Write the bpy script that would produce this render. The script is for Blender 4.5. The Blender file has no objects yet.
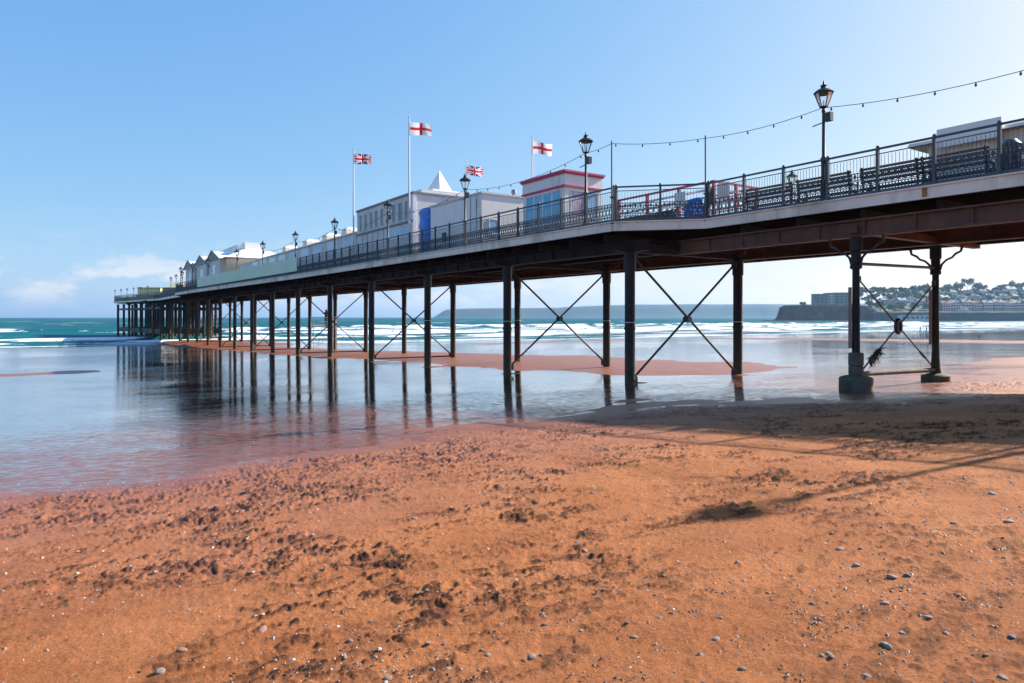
import bpy, bmesh, math, random
import numpy as np
from mathutils import Vector, Matrix, Quaternion

random.seed(7)
rng = np.random.default_rng(11)
PI = math.pi
EYE = 5.0                                   # eye level above the sea
TH = math.atan2(0.5595, 0.8289)             # the pier runs 34 degrees left of the view
U = np.array([-math.sin(TH), math.cos(TH)])  # seaward along the pier
V = np.array([math.cos(TH), math.sin(TH)])   # across the pier, away from the viewer
scene = bpy.context.scene
COL = scene.collection

# ------------------------------------------------------------------ noise
def _hash(ix, iy, seed):
    h = (ix.astype(np.int64) * 374761393 + iy.astype(np.int64) * 668265263 + seed * 974634731) & 0x7fffffff
    h = ((h ^ (h >> 13)) * 1274126177) & 0x7fffffff
    h = h ^ (h >> 16)
    return (h & 0xffff) / 65535.0

def vnoise(x, y, seed=0):
    x0 = np.floor(x); y0 = np.floor(y)
    fx = x - x0; fy = y - y0
    fx = fx * fx * fx * (fx * (fx * 6 - 15) + 10); fy = fy * fy * fy * (fy * (fy * 6 - 15) + 10)
    a = _hash(x0, y0, seed); b = _hash(x0 + 1, y0, seed)
    c = _hash(x0, y0 + 1, seed); d = _hash(x0 + 1, y0 + 1, seed)
    return (a + (b - a) * fx) * (1 - fy) + (c + (d - c) * fx) * fy

def fbm(x, y, oct=4, seed=0):
    s = 0.0; amp = 0.5; tot = 0.0
    for k in range(oct):
        cs, sn = math.cos(0.7 * k + .3), math.sin(0.7 * k + .3)
        s = s + amp * vnoise(cs * x - sn * y + 17.3 * k, sn * x + cs * y - 9.1 * k, seed + k)
        tot += amp; amp *= 0.5; x = x * 2.03; y = y * 2.03
    return s / tot

def sstep(a, b, x):
    t = np.clip((x - a) / (b - a), 0, 1)
    return t * t * (3 - 2 * t)

# ------------------------------------------------------------------ materials
def new_mat(name):
    m = bpy.data.materials.new(name); m.use_nodes = True
    nt = m.node_tree
    return m, nt, nt.nodes['Principled BSDF']

def mat(name, col, rough=0.7, var=0.2, scale=3.0, bump=0.0, bscale=None, metal=0.0, spec=0.5, dirt=None, dirt_amt=0.35):
    m, nt, p = new_mat(name)
    tc = nt.nodes.new('ShaderNodeTexCoord')
    nz = nt.nodes.new('ShaderNodeTexNoise'); nz.inputs['Scale'].default_value = scale
    nz.inputs['Detail'].default_value = 6; nz.inputs['Roughness'].default_value = 0.65
    nt.links.new(tc.outputs['Object'], nz.inputs['Vector'])
    rp = nt.nodes.new('ShaderNodeValToRGB')
    rp.color_ramp.elements[0].position = 0.3; rp.color_ramp.elements[1].position = 0.7
    c = np.array(col)
    rp.color_ramp.elements[0].color = (*np.clip(c * (1 - var), 0, 1), 1)
    rp.color_ramp.elements[1].color = (*np.clip(c * (1 + var), 0, 1), 1)
    nt.links.new(nz.outputs['Fac'], rp.inputs['Fac'])
    out = rp.outputs['Color']
    if dirt is not None:
        n2 = nt.nodes.new('ShaderNodeTexNoise'); n2.inputs['Scale'].default_value = scale * 0.6
        n2.inputs['Detail'].default_value = 8; n2.inputs['Roughness'].default_value = 0.7
        mp = nt.nodes.new('ShaderNodeMapping'); mp.inputs['Scale'].default_value = (1, 1, .35)
        mp.inputs['Location'].default_value = (3.1, 7.7, 1.3)
        nt.links.new(tc.outputs['Object'], mp.inputs['Vector']); nt.links.new(mp.outputs[0], n2.inputs['Vector'])
        r2 = nt.nodes.new('ShaderNodeValToRGB')
        r2.color_ramp.elements[0].position = 0.62 - dirt_amt * .35; r2.color_ramp.elements[1].position = 0.75 - dirt_amt * .2
        nt.links.new(n2.outputs['Fac'], r2.inputs['Fac'])
        mx = nt.nodes.new('ShaderNodeMix'); mx.data_type = 'RGBA'
        nt.links.new(r2.outputs['Color'], mx.inputs['Factor'])
        nt.links.new(out, mx.inputs['A']); mx.inputs['B'].default_value = (*dirt, 1)
        out = mx.outputs['Result']
    nt.links.new(out, p.inputs['Base Color'])
    p.inputs['Roughness'].default_value = rough; p.inputs['Metallic'].default_value = metal
    p.inputs['Specular IOR Level'].default_value = spec
    if bump > 0:
        b = nt.nodes.new('ShaderNodeBump'); b.inputs['Strength'].default_value = 1.0
        b.inputs['Distance'].default_value = bump
        n3 = nt.nodes.new('ShaderNodeTexNoise'); n3.inputs['Scale'].default_value = bscale or scale * 4
        n3.inputs['Detail'].default_value = 5
        nt.links.new(tc.outputs['Object'], n3.inputs['Vector'])
        nt.links.new(n3.outputs['Fac'], b.inputs['Height']); nt.links.new(b.outputs[0], p.inputs['Normal'])
    return m

def glass_mat(name, tint=(0.75, 0.8, 0.82)):
    m, nt, p = new_mat(name)
    nt.nodes.remove(p)
    tr = nt.nodes.new('ShaderNodeBsdfTransparent'); tr.inputs[0].default_value = (*tint, 1)
    gl = nt.nodes.new('ShaderNodeBsdfGlossy'); gl.inputs['Roughness'].default_value = 0.03
    fr = nt.nodes.new('ShaderNodeFresnel'); fr.inputs[0].default_value = 1.2
    mx = nt.nodes.new('ShaderNodeMixShader')
    nt.links.new(fr.outputs[0], mx.inputs[0]); nt.links.new(tr.outputs[0], mx.inputs[1]); nt.links.new(gl.outputs[0], mx.inputs[2])
    nt.links.new(mx.outputs[0], nt.nodes['Material Output'].inputs[0])
    return m

M = {}
M['iron'] = mat('painted_iron', (0.010, 0.012, 0.015), .5, .4, 2.5, .004, 30, dirt=(.06, .035, .025), dirt_amt=.2)
M['rail_iron'] = mat('railing_paint', (0.055, 0.068, 0.082), .5, .25, 2.0, dirt=(.09, .07, .06), dirt_amt=.15)
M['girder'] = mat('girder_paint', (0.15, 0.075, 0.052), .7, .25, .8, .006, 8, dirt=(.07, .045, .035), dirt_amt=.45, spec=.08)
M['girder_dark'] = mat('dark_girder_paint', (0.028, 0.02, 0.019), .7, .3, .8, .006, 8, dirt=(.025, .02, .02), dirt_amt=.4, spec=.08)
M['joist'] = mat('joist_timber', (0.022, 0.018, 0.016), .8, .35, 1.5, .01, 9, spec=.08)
M['fascia'] = mat('fascia_paint', (0.88, 0.76, 0.64), .65, .10, .7, .003, 15, dirt=(.42, .32, .24), dirt_amt=.35)
M['deck'] = mat('deck_boards', (0.010, 0.008, 0.007), .9, .25, 2, spec=0.0)
M['concrete'] = mat('footing_concrete', (0.13, 0.10, 0.08), .85, .35, 3, .03, 9, dirt=(.035, .045, .02), dirt_amt=.5)
M['weedgreen'] = mat('algae', (0.06, 0.09, 0.02), .8, .4, 6, .02, 20)
M['white'] = mat('white_paint', (0.88, 0.845, 0.78), .5, .05, 1.2, dirt=(.55, .54, .52), dirt_amt=.12)
M['cream'] = mat('cream_paint', (0.82, 0.72, 0.60), .6, .07, 1.2, dirt=(.5, .44, .36), dirt_amt=.15)
M['greywall'] = mat('grey_cladding', (0.70, 0.665, 0.63), .6, .06, .7, dirt=(.4, .39, .4), dirt_amt=.2)
M['greydark'] = mat('grey_trim', (0.2, 0.21, 0.23), .6, .15, 2)
M['bluewin'] = mat('blue_glazing_film', (0.14, 0.52, 0.74), .15, .3, 1.0, spec=.6)
M['palewin'] = mat('pale_blue_glazing', (0.42, 0.60, 0.78), .15, .2, .7, spec=.6)
M['darkwin'] = mat('dark_glazing', (0.06, 0.075, 0.10), .08, .3, 1.0, spec=.7)
M['pink'] = mat('pink_trim_paint', (0.68, 0.04, 0.17), .5, .1, 2)
M['red'] = mat('red_paint', (0.55, 0.05, 0.07), .5, .12, 2)
M['palepink'] = mat('faded_pink_panel', (0.80, 0.55, 0.58), .6, .35, 1.7)
M['poster'] = mat('printed_window_panel', (0.55, 0.42, 0.50), .4, .7, 3.5)
M['tarp'] = mat('blue_tarpaulin', (0.03, 0.19, 0.68), .4, .25, 2, .03, 5)
M['green'] = mat('green_hoarding_paint', (0.68, 0.79, 0.58), .6, .05, .5)
M['olive'] = mat('olive_paint', (0.68, 0.66, 0.32), .6, .08, .5)
M['yellow'] = mat('cream_yellow_paint', (0.85, 0.74, 0.42), .6, .08, .5)
M['tan'] = mat('tan_render', (0.78, 0.60, 0.42), .7, .1, .6)
M['timber'] = mat('bench_timber', (0.07, 0.05, 0.045), .6, .3, 4)
M['brown'] = mat('brown_board', (0.09, 0.06, 0.05), .7, .2, 3)
M['bin'] = mat('black_plastic', (0.02, 0.022, 0.028), .4, .2, 3)
M['pole'] = mat('white_pole_paint', (0.66, 0.66, 0.66), .4, .04, 1)
M['thinpole'] = mat('grey_pole_paint', (0.10, 0.12, 0.15), .5, .15, 2)
M['cable'] = mat('black_cable', (0.015, 0.015, 0.018), .5, .2, 3)
M['bulb'] = mat('painted_bulb', (0.05, 0.05, 0.06), .2, .3, 3, spec=.7)
M['lampglass'] = glass_mat('lantern_glass', (.92, .94, .95))
M['alu'] = mat('aluminium_tube', (0.45, 0.46, 0.47), .4, .1, 3, metal=.6)
M['plank'] = mat('scaffold_plank', (0.35, 0.28, 0.19), .8, .2, 3)
M['drainpipe'] = mat('drainpipe_paint', (0.30, 0.19, 0.15), .7, .25, 2)
M['rust'] = mat('rust', (0.36, 0.16, 0.05), .85, .35, 8)
M['seaweed'] = mat('seaweed', (0.030, 0.017, 0.011), .55, .5, 12)
M['fl_white'] = mat('flag_white', (0.8, 0.8, 0.8), .8, .03, 2)
M['fl_red'] = mat('flag_red', (0.62, 0.03, 0.04), .8, .05, 2)
M['fl_blue'] = mat('flag_blue', (0.02, 0.04, 0.22), .8, .05, 2)
for k_ in ('fl_white', 'fl_red', 'fl_blue'):
    nt_ = M[k_].node_tree; p_ = nt_.nodes['Principled BSDF']; tl = nt_.nodes.new('ShaderNodeBsdfTranslucent'); mx_ = nt_.nodes.new('ShaderNodeMixShader'); mx_.inputs[0].default_value = .5
    nt_.links.new(p_.inputs['Base Color'].links[0].from_socket, tl.inputs[0]); nt_.links.new(p_.outputs[0], mx_.inputs[1]); nt_.links.new(tl.outputs[0], mx_.inputs[2]); nt_.links.new(mx_.outputs[0], nt_.nodes['Material Output'].inputs[0])
M['skin'] = mat('skin', (0.5, 0.3, 0.22), .6, .05, 3)
M['navy'] = mat('navy_cloth', (0.015, 0.025, 0.06), .8, .2, 5)
M['darkcloth'] = mat('dark_cloth', (0.025, 0.025, 0.03), .8, .2, 5)
M['hair'] = mat('dark_hair', (0.03, 0.02, 0.015), .7, .2, 5)
M['brick'] = mat('red_brick', (0.40, 0.105, 0.07), .8, .2, .6)
M['brick2'] = mat('brown_brick', (0.33, 0.15, 0.11), .8, .2, .6)
M['hwhite'] = mat('house_render_white', (0.74, 0.71, 0.66), .7, .08, .2)
M['hcream'] = mat('house_render_cream', (0.55, 0.48, 0.38), .7, .08, .2)
M['hblue'] = mat('house_render_pale_blue', (0.42, 0.47, 0.54), .7, .08, .2)
M['slate'] = mat('roof_slate', (0.12, 0.12, 0.14), .7, .2, .5)
M['tileroof'] = mat('roof_tile', (0.25, 0.12, 0.09), .8, .2, .5)
M['aptwall'] = mat('flats_concrete', (0.20, 0.19, 0.18), .8, .1, .2)
M['aptpale'] = mat('flats_pale_panel', (0.52, 0.46, 0.37), .8, .1, .2)
M['seawall'] = mat('sea_wall_stone', (0.065, 0.06, 0.06), .85, .3, .1)
M['ledge'] = mat('rock_ledge', (0.32, 0.22, 0.18), .85, .25, .05)
M['trunk'] = mat('bark', (0.07, 0.05, 0.04), .9, .3, 1)
M['leaf_a'] = mat('leaf_dark', (0.030, 0.082, 0.010), .7, .55, .35)
M['leaf_b'] = mat('leaf_mid', (0.070, 0.135, 0.016), .7, .5, .35)
M['leaf_pine'] = mat('pine_needles', (0.022, 0.060, 0.014), .7, .5, .35)
M['hillgreen'] = mat('hill_scrub', (0.035, 0.055, 0.02), .9, .5, .02)
M['cliffrock'] = mat('cliff_rock', (0.075, 0.042, 0.030), .9, .65, .12, 1.5, .15)
M['headland'] = mat('headland_scrub', (0.018, 0.034, 0.032), .9, .45, .004)
M['stone'] = mat('grey_pebble', (0.30, 0.225, 0.185), .8, .5, 14, .004, 60)
M['stone_dark'] = mat('dark_pebble', (0.13, 0.11, 0.105), .7, .3, 9, .004, 60)
M['stone_red'] = mat('red_pebble', (0.34, 0.18, 0.13), .75, .3, 9, .004, 60)
M['shell'] = mat('shell_grit', (0.46, 0.35, 0.28), .7, .35, 25)

# ------------------------------------------------------------------ mesh builder
class MB:
    def __init__(self): self.v = []; self.f = []; self.mi = []
    def _add(self, vs, fs, mi=0):
        b = len(self.v); self.v.extend([tuple(map(float, p)) for p in vs])
        for f in fs: self.f.append([b + i for i in f]); self.mi.append(mi)
        return self
    def box(self, x0, x1, y0, y1, z0, z1, mi=0):
        vs = [(x0, y0, z0), (x1, y0, z0), (x1, y1, z0), (x0, y1, z0), (x0, y0, z1), (x1, y0, z1), (x1, y1, z1), (x0, y1, z1)]
        return self._add(vs, [(3, 2, 1, 0), (4, 5, 6, 7), (0, 1, 5, 4), (1, 2, 6, 5), (2, 3, 7, 6), (3, 0, 4, 7)], mi)
    def bar(self, a, b, wd, ht=None, mi=0):
        a = Vector(a); b = Vector(b); d = (b - a).normalized(); ht = ht or wd
        up = Vector((0, 0, 1)) if abs(d.z) < .95 else Vector((1, 0, 0))
        r = d.cross(up).normalized() * wd / 2; t = r.normalized().cross(d) * ht / 2
        vs = [a - r - t, a + r - t, a + r + t, a - r + t, b - r - t, b + r - t, b + r + t, b - r + t]
        return self._add(vs, [(3, 2, 1, 0), (4, 5, 6, 7), (0, 1, 5, 4), (1, 2, 6, 5), (2, 3, 7, 6), (3, 0, 4, 7)], mi)
    def lathe(self, prof, n=16, c=(0, 0), mi=0, cap=True):
        vs = []
        for r, z in prof:
            for k in range(n):
                a = 2 * PI * k / n
                vs.append((c[0] + r * math.cos(a), c[1] + r * math.sin(a), z))
        fs = []
        for j in range(len(prof) - 1):
            for k in range(n):
                k2 = (k + 1) % n
                fs.append((j * n + k, j * n + k2, (j + 1) * n + k2, (j + 1) * n + k))
        if cap:
            fs.append(tuple(range(n))[::-1]); fs.append(tuple((len(prof) - 1) * n + k for k in range(n)))
        return self._add(vs, fs, mi)
    def tube(self, pts, r, n=8, mi=0, closed=False):
        pts = [Vector(p) for p in pts]; vs = []; m = len(pts)
        rs = r if isinstance(r, (list, tuple)) else [r] * m
        pr = None
        for i, p in enumerate(pts):
            if closed: d = (pts[(i + 1) % m] - pts[i - 1]).normalized()
            else: d = (pts[min(i + 1, m - 1)] - pts[max(i - 1, 0)]).normalized()
            if pr is None:
                up = Vector((0, 0, 1)) if abs(d.z) < .9 else Vector((1, 0, 0))
                x = d.cross(up).normalized()
            else:
                x = (pr - d * pr.dot(d)).normalized()
            pr = x; y = d.cross(x)
            for k in range(n):
                a = 2 * PI * k / n
                vs.append(p + (x * math.cos(a) + y * math.sin(a)) * rs[i])
        fs = []
        for j in range(m if closed else m - 1):
            j2 = (j + 1) % m
            for k in range(n):
                k2 = (k + 1) % n
                fs.append((j * n + k, j * n + k2, j2 * n + k2, j2 * n + k))
        if not closed:
            fs.append(tuple(range(n))[::-1]); fs.append(tuple((m - 1) * n + k for k in range(n)))
        return self._add(vs, fs, mi)
    def prism(self, poly, z0, z1, mi=0):
        n = len(poly)
        vs = [(x, y, z0) for x, y in poly] + [(x, y, z1) for x, y in poly]
        fs = [tuple(range(n))[::-1], tuple(range(n, 2 * n))] + [(i, (i + 1) % n, n + (i + 1) % n, n + i) for i in range(n)]
        return self._add(vs, fs, mi)
    def mesh(self, name, mats, smooth=False):
        me = bpy.data.meshes.new(name)
        me.from_pydata(self.v, [], self.f); me.update()
        for m in (mats if isinstance(mats, list) else [mats]): me.materials.append(m)
        if any(self.mi): me.polygons.foreach_set('material_index', self.mi)
        bm = bmesh.new(); bm.from_mesh(me); bmesh.ops.recalc_face_normals(bm, faces=bm.faces); bm.to_mesh(me); bm.free()
        if smooth:
            me.polygons.foreach_set('use_smooth', [True] * len(me.polygons))
            try: me.set_sharp_from_angle(angle=math.radians(40))
            except Exception: pass
        return me
    def build(self, name, mats, parent=None, smooth=False):
        return link(name, self.mesh(name, mats, smooth), parent)

def link(name, data, parent=None, loc=None, rot=None, scale=None):
    o = bpy.data.objects.new(name, data); COL.objects.link(o)
    if parent is not None: o.parent = parent
    if loc is not None: o.location = loc
    if rot is not None: o.rotation_euler = rot
    if scale is not None: o.scale = scale
    return o

def tag(o, label=None, cat=None, group=None, kind=None):
    if label: o['label'] = label
    if cat: o['category'] = cat
    if group: o['group'] = group
    if kind: o['kind'] = kind
    return o

def W(w, s, z=0.0):
    """pier frame (w across, s seaward, z above eye level) -> world"""
    p = w * V + s * U
    return Vector((p[0], p[1], z + EYE))

def root(name, label, cat, w=0, s=0, z=-EYE, group=None, rz=0.0):
    o = link(name, None, loc=W(w, s, z), rot=(0, 0, TH + rz))
    o.empty_display_size = .3
    return tag(o, label, cat, group)

def copy_tree(o, parent=None):
    c = o.copy(); COL.objects.link(c); c.parent = parent
    for ch in list(o.children): copy_tree(ch, c)
    return c

def ibeam(mb, w, s0, s1, z0, z1, fw=.3, web=.06, fl=.05):
    mb.box(w - fw / 2, w + fw / 2, s0, s1, z0, z0 + fl)
    mb.box(w - web / 2, w + web / 2, s0, s1, z0 + fl, z1 - fl)
    mb.box(w - fw / 2, w + fw / 2, s0, s1, z1 - fl, z1)
    n = int((s1 - s0) / 1.6)
    for k in range(1, n):
        y = s0 + (s1 - s0) * k / n
        mb.box(w - fw / 2 + .02, w + fw / 2 - .02, y - .02, y + .02, z0 + fl, z1 - fl)

# ------------------------------------------------------------------ beach profile (z above eye level)
_tab = np.array([[-60, 3.5], [-25, 0.2], [-10, -.95], [0, -1.6], [5, -1.98], [9, -2.25], [12, -2.45], [15, -2.6], [21.7, -2.85], [31, -3.1], [41, -3.33],
                 [60, -3.65], [89, -4.3], [137, -5.02], [180, -5.7], [260, -7], [500, -9], [2000, -12]])
_ss = np.arange(-60, 600, .5)
_pz = np.interp(_ss, _tab[:, 0], _tab[:, 1])
_k = np.exp(-.5 * (np.arange(-12, 13) / 5.0) ** 2); _k /= _k.sum()
_pz = np.convolve(np.pad(_pz, 12, mode='edge'), _k, mode='valid')
def profile(s): return np.interp(s, _ss, _pz)
def wet_edge(w):
    return np.interp(w, [-60, -20, -.5, 7, 14.5, 18.2, 22, 27, 31, 40, 80], [9, 10, 11, 12.8, 13.2, 10.4, 10.2, 12.4, 12.2, 12.5, 13])
def bar_d(s, w, a, b, hw):
    """distance ratio to a sand bar running from a to b (s,w) with half width hw"""
    a = np.array(a, float); b = np.array(b, float); d = b - a; L2 = (d * d).sum()
    t = np.clip(((s - a[0]) * d[0] + (w - a[1]) * d[1]) / L2, 0, 1)
    return np.hypot(s - a[0] - t * d[0], w - a[1] - t * d[1]) / hw
def beach(x, y):
    """returns film z, sand z, dry (0..1), clod (0..1)"""
    s = x * U[0] + y * U[1]; w = x * V[0] + y * V[1]
    p = profile(s) - .22 * sstep(36, 60, w) * sstep(80, 125, s)
    b = wet_edge(w) + 2.4 * (fbm(w * .35, s * .35, 3, 5) - .5)
    film = p - np.maximum(0, b - s) * .045
    r = np.hypot(x, y)
    dep = .014 + .02 * sstep(14, 60, s)
    up = np.clip(b - s, 0, 3) * .0
    sand = np.where(s < b, p, p - dep * sstep(0, 6, s - b))
    # sand bars
    for a, c, hw, h in (((30, 31), (60, 28), 7.5, .075), ((58, 28), (122, 22), 6.5, .085), ((34, 29.), (46, 37.), 4.0, .05), ((36, 104), (90, 115), 6.5, .10),
                        ((50, -6), (52, 1), 2.2, .05), ((34, 5), (36, 8), 1.0, .022),
                        ((124, 27), (156, 24), 8, .50), ((95, 60), (100, 95), 4, .05), ((16, 45), (18, 80), 3.0, .05)):
        sand = sand + h * (1 - sstep(.35, 1.3, bar_d(s, w, a, c, hw) + .9 * (fbm(w * .22, s * .30, 4, 21) - .5)))
    # sand heaped round the feet of the columns
    for n_ in range(7):
        for w_ in (20.8, 28.07):
            rr_ = np.hypot(s - 21.68 - 9.596 * n_ + .3, w - w_) / (.5 + .2 * n_ + .6 * (fbm(w * .8, s * .8, 2, 23) - .5))
            sand = sand + .04 * (1 - sstep(.3, 1.2, rr_))
    # low ripples on the wet flat
    sand = sand + .030 * (fbm(x * .22 + 3, y * .22, 4, 31) - .5) + .014 * (fbm(w * .5, s * 1.8, 3, 33) - .5) * sstep(60, 20, r)
    near = sstep(60, 25, r)
    dry = sstep(-1.0, 1.6, b - s)
    # dry-sand relief: undulation, trampled clods and prints, fine clods
    und = (fbm(x * .55, y * .55, 4, 41) - .5) * .06
    band = fbm(w * .22 + 8, s * .75, 4, 51)
    t1 = fbm(w * 2.6, s * 5.2, 3, 61)
    t2 = fbm(w * 9.0, s * 15.0, 3, 71)
    t3 = fbm(x * 26., y * 26., 3, 81)
    tram = sstep(.36, .56, .5 * band + .5 * fbm(x * .8, y * .8, 3, 55))
    tram = tram * (.35 + .65 * sstep(2.8, 5.2, s + .5 * (band - .5)))
    clump = sstep(.538, .59, .5 * t1 + .5 * t2 + .05 * (t3 - .5))
    crumb = sstep(.45, .65, t3)
    clod = clump * (.15 + .85 * tram)
    pits = sstep(.60, .70, fbm(w * 3.1 + 5, s * 4.2, 3, 63)) * tram
    lowr = .45 + .55 * sstep(3, 8, r)
    rel = und + .021 * lowr * clod * (.2 + .8 * crumb) - .026 * pits + .014 * (t2 - .5) + .013 * (t3 - .5) * (.5 + tram)
    sand = sand + rel * near * dry
    dark = np.clip(1.05 * clod * (.55 + .45 * crumb) + .38 * pits + .30 * sstep(.58, .72, t3) * tram, 0, 1)
    return film, sand, dry, dark * near * dry

# ------------------------------------------------------------------ sand sheet and the film of water on it (same grid)
def make_beach():
    a_in = np.radians(np.linspace(-46, 46, 1150))
    a_l = np.radians(np.concatenate([np.linspace(-180, -70, 45), np.linspace(-68, -46.3, 60)]))
    a_r = np.radians(np.concatenate([np.linspace(46.3, 68, 60), np.linspace(70, 180, 45)]))
    ang = np.concatenate([a_l, a_in, a_r])
    rad = np.concatenate([[0.05, .4, .9], np.geomspace(1.6, 60, 660), np.geomspace(60.6, 520, 190)])
    A, R = np.meshgrid(ang, rad)
    x = R * np.sin(A); y = R * np.cos(A)
    film, sand, dry, dark = beach(x, y)
    nr, na = A.shape
    idx = np.arange(nr * na).reshape(nr, na)
    q = np.stack([idx[:-1, :-1], idx[:-1, 1:], idx[1:, 1:], idx[1:, :-1]], -1).reshape(-1, 4)
    def mk(name, z, quads, attrs, m):
        used, inv = np.unique(quads, return_inverse=True); inv = inv.reshape(-1, 4)[:, ::-1]
        me = bpy.data.meshes.new(name)
        co = np.stack([x.ravel()[used], y.ravel()[used], z.ravel()[used] + EYE], -1).astype(np.float32)
        me.vertices.add(len(co)); me.vertices.foreach_set('co', co.ravel())
        me.loops.add(inv.size); me.loops.foreach_set('vertex_index', inv.ravel().astype(np.int32))
        me.polygons.add(len(inv)); me.polygons.foreach_set('loop_start', np.arange(0, inv.size, 4, dtype=np.int32))
        me.polygons.foreach_set('loop_total', np.full(len(inv), 4, dtype=np.int32))
        me.polygons.foreach_set('use_smooth', np.ones(len(inv), dtype=bool))
        me.update(calc_edges=True)
        for k, a in attrs.items():
            at = me.attributes.new(k, 'FLOAT', 'POINT'); at.data.foreach_set('value', a.ravel()[used].astype(np.float32))
        me.materials.append(m)
        return link(name, me)
    # wetness and painted pier shade: soaked at and below the film, drying with height above it
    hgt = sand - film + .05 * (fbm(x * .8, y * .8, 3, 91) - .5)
    wet = np.maximum(1 - sstep(.0, .14, hgt), .55 * (1 - sstep(.10, .30, hgt)))  # wider second band deepens the pier shadow through the sand colour
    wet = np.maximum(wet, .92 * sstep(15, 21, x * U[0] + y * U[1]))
    sm, nt, p = new_mat('red_sand')
    aw = nt.nodes.new('ShaderNodeAttribute'); aw.attribute_name = 'wet'  # carries real wetness and the painted shade band
    ad = nt.nodes.new('ShaderNodeAttribute'); ad.attribute_name = 'dark'
    ge = nt.nodes.new('ShaderNodeNewGeometry')
    def noise(sc, det=6, ro=.6):
        n = nt.nodes.new('ShaderNodeTexNoise'); n.inputs['Scale'].default_value = sc
        n.inputs['Detail'].default_value = det; n.inputs['Roughness'].default_value = ro
        nt.links.new(ge.outputs['Position'], n.inputs['Vector']); return n
    def ramp(src, c0, c1, p0=.3, p1=.7):
        r = nt.nodes.new('ShaderNodeValToRGB'); r.color_ramp.elements[0].position = p0; r.color_ramp.elements[1].position = p1
        r.color_ramp.elements[0].color = (*c0, 1); r.color_ramp.elements[1].color = (*c1, 1)
        nt.links.new(src, r.inputs['Fac']); return r
    def mix(f, a, b, bt='MIX'):
        m = nt.nodes.new('ShaderNodeMix'); m.data_type = 'RGBA'; m.blend_type = bt
        for s_, v_ in (('Factor', f), ('A', a), ('B', b)):
            if isinstance(v_, (int, float)): m.inputs[s_].default_value = v_
            elif isinstance(v_, tuple): m.inputs[s_].default_value = (*v_, 1)
            else: nt.links.new(v_, m.inputs[s_])
        return m.outputs['Result']
    big = ramp(noise(.9).outputs['Fac'], (.32, .112, .039), (.45, .177, .069))
    fine = ramp(noise(65, 10, .82).outputs['Fac'], (.50, .46, .43), (1.42, 1.40, 1.38), .34, .67)
    dry_c = mix(1.0, big.outputs['Color'], fine.outputs['Color'], 'MULTIPLY')
    speck = ramp(noise(85, 3, .5).outputs['Fac'], (0, 0, 0), (1, 1, 1), .68, .74)
    dry_c = mix(speck.outputs['Color'], dry_c, (.46, .30, .20))
    dspk = ramp(noise(60, 4, .6).outputs['Fac'], (0, 0, 0), (1, 1, 1), .64, .72)
    dry_c = mix(dspk.outputs['Color'], dry_c, (.14, .055, .035))
    dry_c = mix(ad.outputs['Fac'], dry_c, (.062, .022, .012))
    wet_shade_c = ramp(noise(1.3).outputs['Fac'], (.19, .062, .032), (.26, .092, .048))
    colr = mix(aw.outputs['Fac'], dry_c, wet_shade_c.outputs['Color'])
    nt.links.new(colr, p.inputs['Base Color'])
    rr = nt.nodes.new('ShaderNodeMapRange'); rr.inputs[1].default_value = 0; rr.inputs[2].default_value = 1
    rr.inputs[3].default_value = .95; rr.inputs[4].default_value = .42
    nt.links.new(aw.outputs['Fac'], rr.inputs[0]); nt.links.new(rr.outputs[0], p.inputs['Roughness'])
    sp = nt.nodes.new('ShaderNodeMapRange'); sp.inputs[3].default_value = .15; sp.inputs[4].default_value = .5
    nt.links.new(aw.outputs['Fac'], sp.inputs[0]); nt.links.new(sp.outputs[0], p.inputs['Specular IOR Level'])
    bp = nt.nodes.new('ShaderNodeBump'); bp.inputs['Distance'].default_value = .022
    st = nt.nodes.new('ShaderNodeMapRange'); st.inputs[3].default_value = 1.0; st.inputs[4].default_value = .15
    nt.links.new(aw.outputs['Fac'], st.inputs[0]); nt.links.new(st.outputs[0], bp.inputs['Strength'])
    nt.links.new(noise(28, 9, .78).outputs['Fac'], bp.inputs['Height']); nt.links.new(bp.outputs[0], p.inputs['Normal'])
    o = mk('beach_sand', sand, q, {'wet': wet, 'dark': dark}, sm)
    tag(o, 'red sand beach with trampled clods running down to wet flats', 'beach', kind='structure')
    # film
    s = x * U[0] + y * U[1]
    w = x * V[0] + y * V[1]; depth = film - sand
    cover = sstep(-.02, .006, depth + .012 * (fbm(s * .9, w * .45, 4, 93) - .5)) * (.20 + .80 * sstep(-1., 15., s - wet_edge(w) + 7. * (fbm(w * .35, s * .8, 4, 95) - .5)))
    okv = (sand < film + .02) & (s > 6) & (s < 141) & (np.abs(A) < math.radians(75))
    ok = okv.ravel()[q].any(1)
    fm, nt, p = new_mat('shallow_water'); nt.nodes.remove(p)
    tr = nt.nodes.new('ShaderNodeBsdfTransparent'); tr.inputs[0].default_value = (.93, .90, .90, 1)
    gl = nt.nodes.new('ShaderNodeBsdfGlossy'); gl.inputs['Roughness'].default_value = .03
    fr = nt.nodes.new('ShaderNodeFresnel'); fr.inputs[0].default_value = 1.33
    mx = nt.nodes.new('ShaderNodeMixShader')
    ge = nt.nodes.new('ShaderNodeNewGeometry')
    mp = nt.nodes.new('ShaderNodeMapping'); mp.inputs['Rotation'].default_value = (0, 0, -TH); mp.inputs['Scale'].default_value = (1, 1.5, 1)
    nt.links.new(ge.outputs['Position'], mp.inputs['Vector'])
    n1 = nt.nodes.new('ShaderNodeTexNoise'); n1.inputs['Scale'].default_value = 3.4; n1.inputs['Detail'].default_value = 5
    n2 = nt.nodes.new('ShaderNodeTexNoise'); n2.inputs['Scale'].default_value = .25; n2.inputs['Detail'].default_value = 3
    nt.links.new(mp.outputs[0], n1.inputs['Vector']); nt.links.new(mp.outputs[0], n2.inputs['Vector'])
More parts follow.
